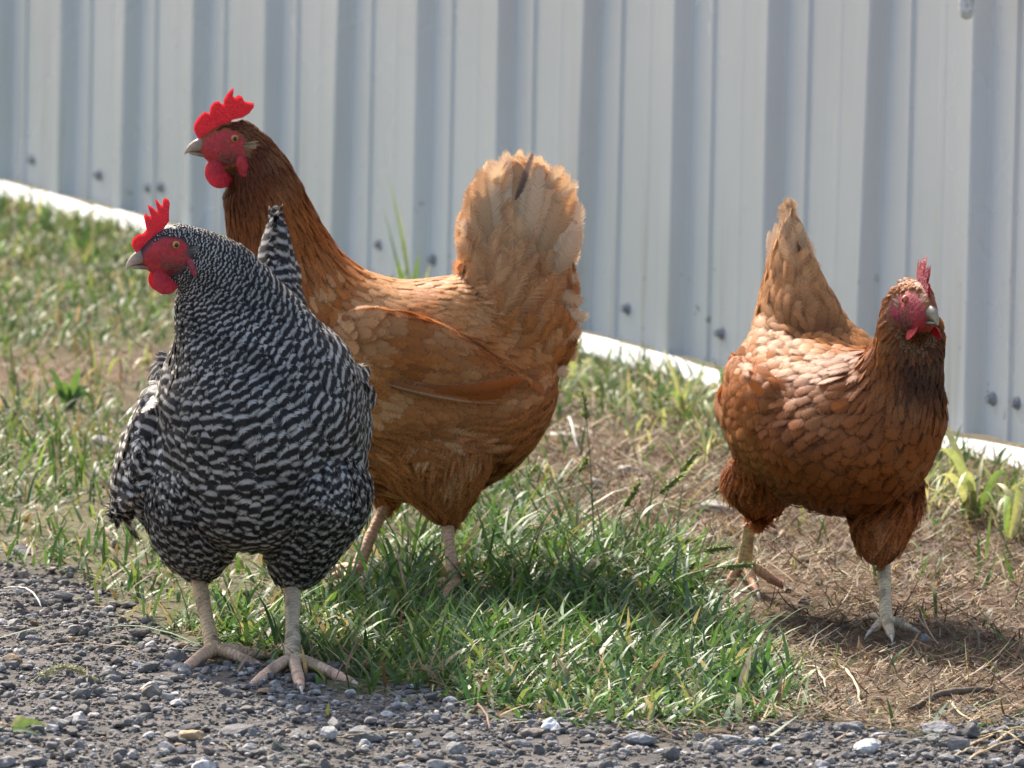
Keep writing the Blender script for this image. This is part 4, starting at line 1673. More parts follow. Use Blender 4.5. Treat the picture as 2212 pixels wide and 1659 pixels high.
MIDP = dpt(905, 1258, 8.05)
mid_hen = dict(
    seed=2, yaw=math.pi + R(2), loc=(MIDP[0], 8.05), label="tall orange brown hen in profile with buff fan tail, behind the barred hen",
    head=(hp2[0], 0, hp2[1]), head_yaw=0.06, head_pitch=R(2), neck=[(*r[:5], 0, 0) for r in neck2], body=body2, tail=tail2, wing=wing2, thigh_l=thigh2, thigh_r=thigh2r,
    colfun=col2, parfun=par2, fmat='f_brown', bigmat='f_big', big=big2, face_col=(0.44, 0.034, 0.034), leg_col=(0.56, 0.33, 0.19), toe_col=(0.58, 0.32, 0.20),
    feet=[dict(hock=(*[m2(960, 1104)[0], 4.8, m2(960, 1104)[1]],), ankle=gpt(984, 1268, .006), toes=[gpt(940, 1285), gpt(915, 1272), gpt(960, 1296)], r=.0062, back=gpt(1010, 1262)),
          dict(hock=(*[m2(838, 1092)[0], -4.6, m2(838, 1092)[1]],), ankle=gpt(768, 1238, .006), toes=[gpt(718, 1254), gpt(714, 1238), gpt(738, 1264)], r=.0064, back=gpt(788, 1232))],
    headparts=dict(
        comb=[(x_, z_) for x_, z_ in [((873 - x) / 69.2, (410 - z) / 69.2) for x, z in
              [(618, 425), (588, 370), (590, 330), (612, 290), (640, 256), (662, 238), (692, 252), (698, 200), (722, 168), (750, 160), (776, 180), (790, 178), (786, 150), (806, 112), (830, 78), (852, 62), (850, 100), (848, 122), (866, 130),
               (888, 112), (914, 120), (928, 152), (962, 160), (1000, 164), (1000, 192), (970, 235), (925, 268), (860, 285), (800, 330), (740, 400), (680, 430)]]],
        comb_th=.28, comb_bend=.012, beak_col=(.24, .15, .10), beak_tip=(.48, .36, .25), iris=(.50, .20, .02), wattle=(1.45, .15, 1.65, 1.30, .98, -3.50, .20, .0, .25),
        lobe=(.68, .34, 1.55, -1.10, 2.08, -3.05, .38), lobe_pale=0, tuft=(.38, .25, .13)))
make_hen(mid_hen)
# ------------------------------------------------------------------ the barred hen facing the camera, head turned to the left
WHT = (1.0, 1.0, 1.0)


def col1(p, region, fr):
    if region == 'under':
        return (.035, .033, .034)
    return WHT


def par1(region, p, fr, th, hf, nf):
    lam = 1.18
    if region == 'body':
        if fr < hf:
            d = dict(L=.007, w=.0017, lift=.0005, row=.0026, gap=.0030, jit=.4, pointy=.1)
            lam = .36
        elif fr < nf + .01:
            k = (fr - hf) / (nf - hf)
            d = dict(L=.010 + .014 * k, w=.0021 + .0086 * k, lift=.0010 + .0012 * k, row=.0034 + .0080 * k, gap=.0036 + .0070 * k, jit=.22, pointy=.25 * (1 - k), aj=.10)
            lam = (.36 + .82 * k)
        else:
            d = dict(L=.032, w=.0112, lift=.0036, row=.0114, gap=.0106, jit=.20, aj=.17, roll=.14)
            if p is not None and p[2] < .15:
                d.update(L=.030, w=.0062, lift=.0035, down=.35)
    elif region == 'tail':
        d = dict(L=.045, w=.0105, lift=.003, row=.0105, gap=.0120, jit=.4, aj=.12)
        lam = 1.1
    elif region == 'wing':
        d = dict(L=.032, w=.0082, lift=.0015, row=.0090, gap=.0092, jit=.14, aj=.07)
        lam = .90
    elif region == 'fluff':
        d = dict(L=.050, w=.0090, lift=.005, row=.0100, gap=.0090, jit=.25, aj=.2, down=.4)
        lam = 1.35
    else:
        d = dict(L=.034, w=.0056, lift=.0050, row=.0070, gap=.0060, jit=.3, down=.75, pointy=.35, aj=.25)
        lam = 1.1
        if p is not None and p[2] < .085:
            d.update(L=.014, w=.0034, lift=.002)
            lam = .6
    d['lam'] = lam
    if p is None:
        d['col'] = None
        return d
    s = 1.0
    if region == 'fluff':
        s = 2.0  # flank fluff whitened: sunlight painted into its colour
    if region == 'thigh':
        s = 1.0
    d['lam'] = lam * (.88 + .24 * vnoise(np.array([p[0] * 100 + p[1] * 60]), np.array([p[2] * 100]), .33, 58)[0])
    n_ = vnoise(np.array([p[0] * 100 + p[2] * 31]), np.array([p[2] * 100 + p[1] * 57]), .5, 52)[0]
    s *= .65 + .7 * n_
    d['col'] = (s, s * .98, s * .95)
    return d


YAW1 = R(265)
L1 = dpt(537, 1420, 7.54)
big1 = []
r1 = np.random.default_rng(15)
for i in range(9):
    s = 1 if i % 2 else -1
    f = i / 8
    root_ = np.array([-12 - 3 * f, s * r1.uniform(.4, 1.6), 29.0 - 2 * f])
    tip = np.array([-15.2 - 4.5 * f, s * (.25 + 2.0 * f), 41.0 - 5.5 * f - r1.uniform(0, 1)])
    mid = (root_ + tip) / 2 + np.array([.4, s * .6, .2])
    dr = norm(tip - root_)
    big1.append(dict(root=root_, mid=mid, tip=tip, n=(.55, s * .8, .1), side=np.cross((.55, s * .8, .1), dr), w=1.25, col=(.95, .93, .9), lam=1.25, down=.1, pointy=.35))
for i in range(7):                     # long feathers of the ruffled flank on the left of the picture
    root_ = np.array([3.5 - 1.2 * i, -9.4 - .15 * i, 21.5 - .6 * i])
    tip = np.array([1.8 - 1.0 * i, -12.2 - .15 * i + .25 * abs(i - 3), 13.6 + .25 * i])
    mid = (root_ + tip) / 2 + np.array([0, -1.2, .3])
    dr = norm(tip - root_)
    n_ = norm(np.array([.7, -.7, .2]))
    big1.append(dict(name="flank_feather", root=root_, mid=mid, tip=tip, n=n_, side=np.cross(n_, dr), w=1.2, col=(1, .98, .95), lam=1.15, down=.2))
for s in (1, -1):
    for i in range(6):
        root_ = np.array([-6 - 1.0 * i, s * (9.6 - .15 * i), 22 - .55 * i])
        tip = np.array([-16.5 - .6 * i, s * (7.3 - .2 * i), 18.5 + .6 * i])
        mid = (root_ + tip) / 2 + np.array([0, s * .9, -.3])
        big1.append(dict(name="wing_feather", root=root_, mid=mid, tip=tip, n=(.1, s, 0), side=(.1, 0, 1), w=1.1, col=(.9, .88, .85), lam=1.2, down=0, pointy=.2))

barred_hen = dict(
    seed=1, yaw=YAW1, loc=(L1[0], 7.54), label="black and white barred hen facing forward, standing nearest on the gravel edge",
    head=(9.0, -6.6, 39.6), head_yaw=R(-73), head_pitch=R(-7), head_scale=.97,
    neck=[(4.6, 39.6, 10.0, 34.6, 2.9, -3.7, R(-56)), (2.6, 38.0, 10.6, 31.6, 3.9, -2.7, R(-36)), (.8, 35.6, 12.0, 28.4, 5.4, -1.1, R(-17)), (-1.0, 33.6, 13.2, 24.8, 7.0, .1, R(-5))],
    pear=-.06, body=[(-3.5, 32.2, 13.2, 20.8, 8.5, .7), (-6, 31.6, 11.9, 15.6, 9.3, .8), (-8.5, 30.8, 9.6, 12.0, 9.7, .6), (-11, 30.0, 5.2, 10.4, 9.7, .3), (-13, 29.6, -1.5, 10.5, 9.6, 0), (-15, 29.2, -7, 11, 8.6, 0),
          (-17, 28, -12, 13, 6.8, 0), (-18.5, 25.5, -16, 17, 4.5, 0), (-18.8, 22.8, -18, 20, 2, 0)],
    tail=[(-8, 29.5, -17, 21, 5.0), (-10.5, 31.8, -19, 25.5, 3.8), (-13, 34.6, -20.3, 30, 2.4), (-15, 37.4, -20, 34, 1.3), (-16.2, 39.2, -18.5, 37.5, .5)],
    wing=[(-3, 25, -3, 20, .4, 8.6), (-5, 26.5, -4, 17.5, .9, 9.4), (-8, 26.6, -7, 17, 1.1, 9.1), (-11, 26, -10, 17, 1.1, 8.3), (-15, 24.5, -14, 18, .9, 6.9), (-19, 22, -19, 19.5, .5, 5.6)],
    fluff_r=[(4.5, 25, -3, 25, 1.6, 8.2), (5.5, 21, -4, 21, 2.4, 9.0), (5, 17.6, -4, 17, 2.5, 10.0), (3.5, 15.2, -3, 14.6, 1.7, 11.2), (1, 13.8, -1, 13.5, .5, 12.2)],
    thigh_r=[(8, 20.5, -3, 20.5, 2.4, 4.0), (9.6, 16, -3.5, 15.6, 4.2, 4.8), (7.8, 12, -2.5, 11.4, 4.0, 4.9), (5.4, 9.2, -1, 8.9, 2.8, 4.8), (3.2, 7.5, .4, 7.4, 1.1, 4.6)],
    thigh_l=[(8, 22, -4, 22, 3.0, 4.6), (10.4, 18, -4.5, 18, 4.9, 5.8), (9.8, 14.8, -4.5, 14.6, 5.0, 6.3), (7.6, 11.8, -3, 11.4, 4.0, 5.7), (5.2, 9.0, -1, 9.0, 2.7, 5.0), (3.2, 6.8, .4, 6.8, 1.3, 4.6)],
    colfun=col1, parfun=par1, fmat='f_barred', bigmat='f_barred', big=big1, face_col=(0.44, 0.032, 0.034), leg_col=(0.58, 0.38, 0.21), toe_col=(0.68, 0.42, 0.29),
    feet=[dict(hock_w=dpt(428, 1246, 7.53), ankle=gpt(462, 1412, .010), toes=[gpt(392, 1456), gpt(560, 1446), gpt(588, 1428)], r=.0072, back=gpt(470, 1392)),
          dict(hock_w=dpt(632, 1284, 7.50), ankle=gpt(632, 1432, .010), toes=[gpt(545, 1486), gpt(650, 1494), gpt(762, 1482)], r=.0072, back=gpt(596, 1402), col=(.54, .40, .26))],
    headparts=dict(
        comb=[((475 - x) / 74.7 * 1.04, (1145 - z) / 74.7) for x, z in
              [(225, 1200), (192, 1150), (180, 1110), (198, 1072), (235, 1048), (268, 1050), (298, 1022), (292, 960), (290, 925), (306, 905), (322, 925), (338, 930), (328, 880), (322, 845), (345, 858), (372, 888), (390, 905), (384, 850), (380, 810),
               (398, 826), (412, 858), (428, 862), (434, 825), (452, 810), (474, 826), (478, 856), (466, 910), (458, 980), (415, 1030), (365, 1080), (330, 1140), (290, 1190)]],
        comb_th=.27, comb_bend=-.01, beak_col=(.20, .13, .09), beak_tip=(.58, .43, .30), iris=(.58, .24, .02), bristle=(.03, .03, .032), wattle=(1.32, .14, 1.45, 1.40, .95, -3.28, .28, .05, .30),
        lobe=(.42, .22, 1.05, -1.35, 1.72, -2.4, .28), tuft=(.13, .13, .135)))
make_hen(barred_hen)

# ------------------------------------------------------------------ the walking brown hen on the right
def col3(p, region, fr):
    x, y, z = p
    if region == 'under':
        return mixc(DKB, RUST, .3)
    if region == 'tail':
        return mixc(mixc(BACK_T, BUFF, .5), CREAM, float(sstep(31, 37, z)) * .85)
    if region == 'wing':
        return mixc(mixc(BACK_T, RUST, .55), RUST, float(sstep(24, 17, z)) * .8)
    if region == 'thigh':
        return mixc(RUST, DKB, float(sstep(11, 6, z)) * .7)
    c = mixc(BACK_T, BUFF, float(sstep(2, -8, x)) * float(sstep(24, 28, z)) * .6)
    ch = float(sstep(4, 10, x)) 
    c = mixc(c, (.34, .098, .019), ch)
    c = mixc(c, (.22, .062, .013), float(sstep(17, 11, z)) * .8)  # lower body darkened: shadow painted into the plumage colour
    c = mixc(c, (.38, .115, .022), float(sstep(25.5, 29.5, z)) * ch)
    if y > 1.5:
        c = mixc(c, (.045, .020, .010), .8 * float(sstep(12.5, 14.5, x)) * float(sstep(22, 25.5, z)) * float(sstep(32, 30, z)) * float(sstep(1.5, 3.5, y)))  # dark throat feathers, deepened by painted shadow below the face
    return c


def par3(region, p, fr, th, hf, nf):
    lam = 1.18
    if region == 'body':
        if fr < hf:
            d = dict(L=.010, w=.0021, lift=.0010, row=.0030, gap=.0033, jit=.4, pointy=.3, aj=.25)
        elif fr < nf - .07:
            lam = .35
            k = (fr - hf) / (nf - .07 - hf)
            d = dict(L=.016 + .018 * k, w=.0024 + .0032 * k, lift=.0022, row=.0044 + .0036 * k, gap=.0046 + .0040 * k, jit=.4, pointy=.6 * (1 - k) + .1, aj=.2, roll=.25)
        else:
            d = dict(L=.030, w=.0092, lift=.0034, row=.0112, gap=.0108, jit=.28, aj=.14)
            lam = .0  # darkest edges, painting the shadowed gaps between breast feathers
            if p is not None and p[2] < .14:
                d.update(L=.034, w=.0050, lift=.0050, down=.8, pointy=.4, aj=.25)
                lam = .6
                if p[2] < .115:
                    d['flow'] = (-.6, 0, -.6)
            elif p is not None and p[0] < .03:
                lam = .30
                d.update(w=.0082)
    elif region == 'tail':
        d = dict(L=.040, w=.0105, lift=.0035, row=.0095, gap=.0105, jit=.4, aj=.2, roll=.2, down=.2)
    elif region == 'wing':
        d = dict(L=.034, w=.0086, lift=.0020, row=.0095, gap=.0098, jit=.25, aj=.09)
        lam = .35
    else:
        d = dict(L=.036, w=.0036, lift=.0045, row=.0052, gap=.0048, jit=.5, down=.85, pointy=.5, aj=.22)
        if p is not None and p[2] < .09:
            d.update(L=.018, w=.0034, lift=.002)
    d['lam'] = lam
    if p is None:
        d['col'] = None
        return d
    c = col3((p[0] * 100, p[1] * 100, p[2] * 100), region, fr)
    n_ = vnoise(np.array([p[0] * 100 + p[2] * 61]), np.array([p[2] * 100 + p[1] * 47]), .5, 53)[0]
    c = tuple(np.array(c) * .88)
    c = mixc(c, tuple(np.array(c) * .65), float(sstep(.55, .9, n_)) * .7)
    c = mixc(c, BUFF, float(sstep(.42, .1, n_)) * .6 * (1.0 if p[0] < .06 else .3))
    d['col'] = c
    return d


YAW3 = R(284)
L3 = dpt(1784, 1300, 7.87)
big3 = []
r3 = np.random.default_rng(25)
for i in range(8):
    s = 1 if i % 2 else -1
    f = i / 7
    root_ = np.array([-9.5 - 3 * f, -1.2 + s * r3.uniform(.3, 1.0), 31 - 1.5 * f])
    tip = np.array([-10.4 - 5.0 * f, -1.7 + s * (.15 + .9 * f), 39.6 - 3.2 * f])
    mid = (root_ + tip) / 2 + np.array([.4, s * .5, .2])
    dr = norm(tip - root_)
    n_ = norm(np.array([.6, s * .8, .1]))
    big3.append(dict(root=root_, mid=mid, tip=tip, n=n_, side=np.cross(n_, dr), w=.85, col=mixc(BUFF, CREAM, r3.uniform(.5, 1)), pointy=.45, down=.15))
for s in (1, -1):
    for i in range(7):
        root_ = np.array([-1 - 1.3 * i, s * (9.5 - .12 * i), 20 - .3 * i])
        tip = np.array([-13.5 - .7 * i, s * (7.2 - .2 * i), 17.5 + .6 * i])
        mid = (root_ + tip) / 2 + np.array([0, s * .9, -.3])
        big3.append(dict(name="wing_feather", root=root_, mid=mid, tip=tip, n=(.1, s, 0), side=(.1, 0, 1), w=1.0, col=mixc(RUST, BUFF, r3.uniform(.1, .5)), pointy=.2, down=0))

walking_hen = dict(
    seed=3, yaw=YAW3, loc=(L3[0], 7.87), label="reddish brown hen walking toward the right with head low and one foot behind",
    head=(14.8, 4.3, 32.9), head_yaw=R(6), head_pitch=R(-1), head_scale=1.02, face_back=.55,
    neck=[(11.3, 34.2, 15.0, 26.2, 3.0, 4.2, R(4)), (10.4, 30.8, 15.4, 23.4, 3.3, 3.9, R(3)), (8.8, 27.8, 15.8, 20.6, 4.2, 3.2, R(2)), (5.4, 26.6, 15.7, 17.6, 6.8, 1.4, 0)],
    body=[(.4, 26.8, 14.2, 14.6, 8.1, 0), (-3.4, 27.4, 11.4, 12.4, 8.7, 0), (-6.8, 28.4, 7.4, 11.2, 9.0, 0), (-9.5, 29.2, 2.5, 10.8, 8.9, 0), (-11.5, 29.2, -2.5, 11.2, 8.3, 0), (-13.5, 28, -8, 12.6, 7.2, 0),
          (-15, 25.5, -12.5, 15.5, 5.4, 0), (-15.8, 22.5, -15, 19, 3, 0), (-15.8, 21, -15.5, 20, 1, 0)],
    tail=[(-3, 26.5, -15, 20, 5.0, -.2), (-4.5, 29.8, -17, 25, 4.2, -.4), (-7, 33.2, -17, 29.8, 2.5, -.8), (-9, 36.4, -15, 33.6, 1.25, -1.2), (-10.2, 38.8, -13, 37.2, .4, -1.5)],
    wing=[(8, 22, 8, 19, .5, 7.0), (6, 24.0, 6.5, 17, 1.2, 7.9), (0, 24.8, 1, 15.4, 1.5, 8.5), (-6, 25, -5, 16, 1.4, 8.0), (-12, 24, -11, 18, 1.0, 6.4), (-16, 22, -16, 19.5, .5, 5.0)],
    thigh_r=[(2, 19, -5, 19, 2.0, 4.8), (2.5, 14, -7.5, 13.6, 3.7, 5.9), (0, 11.8, -7.5, 11.4, 3.0, 5.7), (-3, 10.4, -7.5, 9.8, 1.9, 5.3), (-5, 9.5, -7.2, 9.0, .9, 5.2)],
    thigh_l=[(6, 18.5, -1, 18.5, 2.0, 4.0), (9, 13.4, 0, 13, 3.6, 4.4), (9.5, 10.4, 3, 10, 3.0, 3.8), (9.6, 8, 5.4, 7.8, 2.0, 3.2), (9.6, 6.3, 7.4, 6.2, .9, 2.9)],
    colfun=col3, parfun=par3, fmat='f_brown', bigmat='f_big', big=big3, face_col=(0.36, 0.036, 0.042), leg_col=(0.60, 0.41, 0.19), toe_col=(0.60, 0.26, 0.16),
    feet=[dict(hock_w=dpt(1622, 1112, 7.98), ankle=gpt(1606, 1226, .026), toes=[gpt(1568, 1274, .005), gpt(1636, 1288, .005), gpt(1694, 1274, .005)], r=.0066, back=gpt(1585, 1240)),
          dict(hock_w=dpt(1908, 1205, 7.815), ankle=gpt(1914, 1352, .010), toes=[gpt(1884, 1370, .004), gpt(1925, 1382, .004), gpt(1968, 1366, .004)], r=.0066, back=gpt(1868, 1342), col=(.64, .48, .28), col2=(.54, .40, .26))],
    headparts=dict(
        comb=[(2.55, -.05), (2.75, .35), (2.45, .95), (2.5, 1.6), (2.05, 1.75), (1.75, 1.7), (1.95, 2.6), (1.75, 3.5), (1.35, 2.9), (1.05, 2.3), (.85, 2.6), (.75, 3.6), (.45, 4.35), (.15, 3.7), (-.05, 3.0), (-.35, 3.5), (-.75, 3.9), (-.85, 3.2), (-.7, 2.3), (-.3, 1.5), (.6, 1.3), (1.6, .6)],
        comb_th=.30, comb_bend=.02, comb_mat='comb2', beak_col=(.085, .075, .068), beak_tip=(.36, .29, .18), iris=(.60, .17, .02), wattle=(1.1, .15, .95, 1.3, 1.10, -2.85, .62, .35, .35),
        lobe=(.32, .2, .95, -1.0, 1.72, -2.1, .12), tuft=(.52, .42, .30)))
make_hen(walking_hen)
# ================================================================== SINGLE PLANTS, STRAWS AND TWIGS
def bez(a, b, c, k):
    t = np.linspace(0, 1, k)[:, None]
    return a * (1 - t) ** 2 + 2 * b * t * (1 - t) + c * t ** 2


def foxtail(q_base, q_head, dY, L_head, label, seed, blades_n=2):
    """grass stalk with a bristly seed head"""
    r_ = np.random.default_rng(seed)
    b = gpt(*q_base)
    b[2] = float(ground_z(b[0:1], b[1:2])[0])
    tipY = b[1] + dY
    h = dpt(q_head[0], q_head[1], tipY)
    root = empty("foxtail_grass", tuple(b))
    tag(root, label, "grass", "foxtail seed heads in the tall grass")
    midp = (b + h) / 2 + np.array([-(h[0] - b[0]) * .22, 0, abs(h[2] - b[2]) * .12 + .008])
    path = bez(b, midp, h, 14)
    V, Q, T = tube_arrays(path - b, np.linspace(.0009, .0005, 14), 6)
    c = np.tile(np.array([.15, .21, .08]), (len(V), 1))
    link("stem", np_mesh("stem", V, Q, T, {"col": ('FLOAT_COLOR', c)}), MAT['grass'], root)
    d = norm(path[-1] - path[-2])
    ax = np.array([d * 0 + h, h + d * L_head * .5 + np.array([0, 0, -.0006]), h + d * L_head + np.array([0, 0, -.002])])
    P = bez(ax[0], ax[1], ax[2], 26)
    core, _, _ = None, None, None
    V, Q, T = tube_arrays(P - b, np.interp(np.linspace(0, 1, 26), [0, .15, .7, 1], [.0010, .0024, .0020, .0006]), 8)
    hc = np.array([.17, .22, .07])
    parts = [(V, Q, T)]
    cols = [np.tile(hc, (len(V), 1))]
    # grains and bristles
    n = 150
    t = r_.random(n)
    C0 = np.stack([np.interp(t, np.linspace(0, 1, 26), P[:, i]) for i in range(3)], -1) - b
    rad = norm(np.cross(d, r_.normal(size=(n, 3))))
    out = norm(rad * .9 + d * .75)
    Lb = r_.uniform(.004, .007, n) * (1 - .35 * t)
    C = np.stack([C0 + rad * .0012, C0 + rad * .0012 + out * Lb[:, None] * .5, C0 + rad * .0012 + out * Lb[:, None]], 1)
    S = norm(np.cross(out, r_.normal(size=(n, 3))))[:, None]
    thick = np.where(np.arange(n) < 70, .0008, .00022)
    V, Q, u, tt = ribbons(C, S, thick[:, None] * np.array([[.8, 1, .2]]))
    parts.append((V, Q, None))
    cols.append(rep(np.where((np.arange(n) < 70)[:, None], np.array([[.20, .25, .08]]), np.array([[.42, .42, .22]])) * r_.uniform(.8, 1.2, (n, 1)), 6))
    V, Q, T = merge(parts)
    link("seed_head", np_mesh("seed_head", V, Q, T, {"col": ('FLOAT_COLOR', np.concatenate(cols))}), MAT['grass'], root)
    for i in range(blades_n):
        s0 = path[int(2 + 4 * i)] - b
        a_ = r_.uniform(0, 6.28)
        dr = np.array([math.cos(a_), math.sin(a_), 0])
        Lb = r_.uniform(.04, .08)
        pts = bez(s0, s0 + dr * Lb * .4 + np.array([0, 0, Lb * .55]), s0 + dr * Lb + np.array([0, 0, Lb * r_.uniform(-.1, .4)]), 9)
        V, Q, u, t = ribbons(pts[None], norm(np.cross(dr, [0, 0, 1.]))[None, None], (np.interp(np.linspace(0, 1, 9), [0, .3, 1], [.0015, .0026, .0002]))[None])
        link("blade", np_mesh("blade", V, Q, None, {"col": ('FLOAT_COLOR', np.tile(np.array([.10, .19, .05]), (len(V), 1)))}), MAT['grass'], root)


FOX = [((985, 1262), (958, 1085), .00, .034, "green foxtail upright in front of the buff hen's belly"),
       ((1285, 1270), (1266, 905), .10, .036, "tallest thin foxtail rising behind the grass clump"),
       ((1080, 1200), (1140, 1030), .06, .024, "short foxtail leaning right just behind the grass clump"),
       ((1190, 1230), (1250, 1020), .06, .024, "foxtail leaning right below the tallest thin foxtail"),
       ((1390, 1240), (1470, 1020), .04, .034, "foxtail leaning right, highest on the bare soil"),
       ((1330, 1250), (1425, 1065), .02, .034, "plump foxtail between two others on the bare soil"),
       ((1310, 1260), (1350, 1095), .00, .032, "pale foxtail left of the plump one above the grass"),
       ((1370, 1280), (1545, 1065), .05, .026, "foxtail reaching toward the walking hen's thigh"),
       ((1400, 1310), (1560, 1225), -.02, .034, "arched foxtail crossing the walking hen's rear leg"),
       ((1390, 1290), (1520, 1190), -.04, .032, "pale arched foxtail above the one crossing the leg"),
       ((1330, 1230), (1450, 1170), .03, .034, "dark green foxtail lying low over the tall grass")]
for i, f in enumerate(FOX):
    foxtail(*f, seed=400 + i)


def tuft(q_base, spec, label, seed, name="grass_tuft", pal=((.34, .38, .13),), cat="grass"):
    """a clump whose blades are single objects; spec rows: q tip, arch, half width (m), dY"""
    r_ = np.random.default_rng(seed)
    b = gpt(*q_base)
    b[2] = float(ground_z(b[0:1], b[1:2])[0]) - .002
    root = empty(name, tuple(b))
    tag(root, label, cat)
    for i, (qt, arch, w, dY) in enumerate(spec):
        tip = dpt(qt[0], qt[1], b[1] + dY) - b
        tip[2] = max(tip[2], .004)
        st = np.array([r_.normal(0, .006), r_.normal(0, .006), 0])
        ctrl = st * .5 + tip * .45 + np.array([0, 0, arch])
        k = 12
        pts = bez(st, ctrl, tip, k)
        dr = norm(tip - st + np.array([1e-4, 0, 0]))
        side = norm(np.cross(dr, [r_.normal(0, .4), 1.0, r_.normal(0, .3)]))
        W = np.interp(np.linspace(0, 1, k), [0, .3, .7, 1], [.6, 1, .7, .05]) * w
        V, Q, u, t = ribbons(pts[None], side[None, None], W[None], norm(np.cross(side, dr))[None, None], .25, 3)
        c = np.array(pal[i % len(pal)]) * r_.uniform(.85, 1.15)
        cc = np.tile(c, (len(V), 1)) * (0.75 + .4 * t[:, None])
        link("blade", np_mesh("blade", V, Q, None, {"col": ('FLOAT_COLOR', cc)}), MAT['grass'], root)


PALE = ((.46, .46, .20), (.40, .44, .17), (.56, .50, .30), (.24, .34, .09))
tuft((1238, 838), [((1262, 728), .03, .0045, .05), ((1222, 775), .04, .0040, 0), ((1290, 800), .05, .0035, .0), ((1270, 850), .04, .003, -.1), ((1205, 815), .03, .0050, -.03), ((1300, 880), .05, .003, -.1), ((1248, 790), .02, .003, .02)],
     "pale yellow sunlit grass tuft at the wall foot behind the buff hen's rear", 501, pal=PALE)
tuft((1475, 905), [((1432, 752), .02, .0028, .0), ((1500, 822), .03, .0035, .0), ((1488, 870), .01, .0050, -.02), ((1440, 855), .03, .0030, -.05), ((1520, 905), .04, .0028, -.1), ((1535, 795), .02, .0030, .1)],
     "pale weedy grass with a curled top in front of the white trim", 502, pal=PALE)
tuft((1575, 885), [((1556, 790), .01, .0042, .0), ((1588, 792), .01, .0045, .02), ((1540, 850), .02, .0030, .0), ((1600, 840), .02, .0030, .0)],
     "short green grass tuft beside the walking hen's thigh at the wall", 503, pal=((.10, .20, .05), (.16, .26, .07)))
tuft((2105, 1120), [((2025, 915), .05, .0050, .06), ((2015, 985), .07, .0055, .0), ((2125, 985), .02, .0036, .05), ((2185, 1030), .05, .0045, .02), ((2010, 1050), .06, .0045, -.1), ((2060, 1095), .09, .0040, -.1), ((2100, 1060), .02, .0075, -.02), ((2150, 1100), .05, .003, -.1)],
     "large pale green grass clump behind the walking hen's chest", 504, pal=PALE)
tuft((2195, 1165), [((2150, 1045), .04, .0040, .05), ((2205, 1060), .05, .0050, .02), ((2240, 1050), .05, .0040, .0), ((2170, 1130), .08, .0040, -.1), ((2215, 1120), .06, .0030, -.05)],
     "pale curling grass tuft at the right edge", 505, pal=PALE)
tuft((890, 676), [((838, 378), .03, .0018, -.06), ((862, 440), .01, .0016, -.05), ((828, 446), .0, .0026, -.08), ((852, 540), .0, .0050, -.05), ((905, 545), .01, .0045, -.04), ((930, 570), .01, .0045, -.06)],
     "tall thin grass stems with two bright leaves against the wall", 506, pal=((.16, .24, .07), (.30, .30, .16), (.10, .18, .06), (.22, .32, .08)))
tuft((212, 812), [((196, 712), .0, .0022, .0), ((290, 845), .06, .0028, -.1), ((238, 800), .03, .003, .0)], "pale stem with drooping tip in grass left of the barred hen", 507, pal=PALE)
tuft((305, 800), [((316, 742), .0, .0040, .0), ((330, 770), .01, .003, .0), ((285, 800), .03, .003, -.05)], "pale broken grass blades beside the barred hen's neck", 508, pal=PALE)
tuft((150, 885), [((172, 792), .01, .006, .0), ((100, 800), .03, .004, .0), ((130, 825), .02, .006, .0), ((190, 850), .03, .004, .0), ((90, 860), .03, .004, 0), ((215, 870), .03, .004, 0)],
     "low green weed with broad leaves in the left field", 509, "weed", ((.13, .22, .06), (.10, .18, .05)), "weed")
tuft((200, 520), [((215, 470), .01, .004, .0), ((120, 480), .01, .004, 0), ((245, 500), .02, .003, .0), ((105, 440), .01, .004, .0), ((160, 500), .02, .004, 0)],
     "grass tuft under the white trim at the far left", 510, pal=((.10, .16, .05), (.18, .22, .09)))
tuft((1655, 1480), [((1665, 1365), .0, .0034, .0), ((1600, 1430), .02, .0030, .0), ((1720, 1440), .02, .003, .0), ((1640, 1400), .01, .0030, .0), ((1560, 1450), .04, .003, 0)],
     "upright green blade cluster in front of the walking hen", 511, pal=((.10, .22, .05), (.12, .2, .07)))
tuft((20, 1600), [((108, 1575), .02, .0048, -.02), ((60, 1555), .015, .003, .02), ((90, 1602), .01, .0022, -.04)], "green leaf lying on gravel in the lower left corner", 512, pal=((.15, .22, .08), (.30, .30, .15)))


def strand(q0, q1, lift, rad, col, label, seed, name="straw", cat="straw", wob=.004, flat=.5):
    r_ = np.random.default_rng(seed)
    a, c = gpt(*q0), gpt(*q1)
    k = 16
    P = bez(a, (a + c) / 2 + np.array([r_.normal(0, .01), r_.normal(0, .03), 2 * lift]), c, k)
    P[:, 2] += .005 + np.cumsum(r_.normal(0, wob * .15, k))
    P[:, 2] = np.maximum(P[:, 2], ground_z(P[:, 0], P[:, 1]) + rad * .8)
    P[:, 0] += np.cumsum(r_.normal(0, wob * .2, k))
    o = P[0].copy()
    rr_ = rad * np.interp(np.linspace(0, 1, k), [0, .1, .8, 1], [.7, 1, .9, .4]) * r_.uniform(.85, 1.15, k)
    V, Q, T = tube_arrays(P - o, rr_, 7, True, rr_ * flat)
    cc = np.tile(np.array(col), (len(V), 1)) * r_.uniform(.85, 1.15, (len(V), 1))
    ob = link(name, np_mesh(name, V, Q, T, {"col": ('FLOAT_COLOR', cc)}), MAT['straw'])
    ob.location = o
    tag(ob, label, cat)


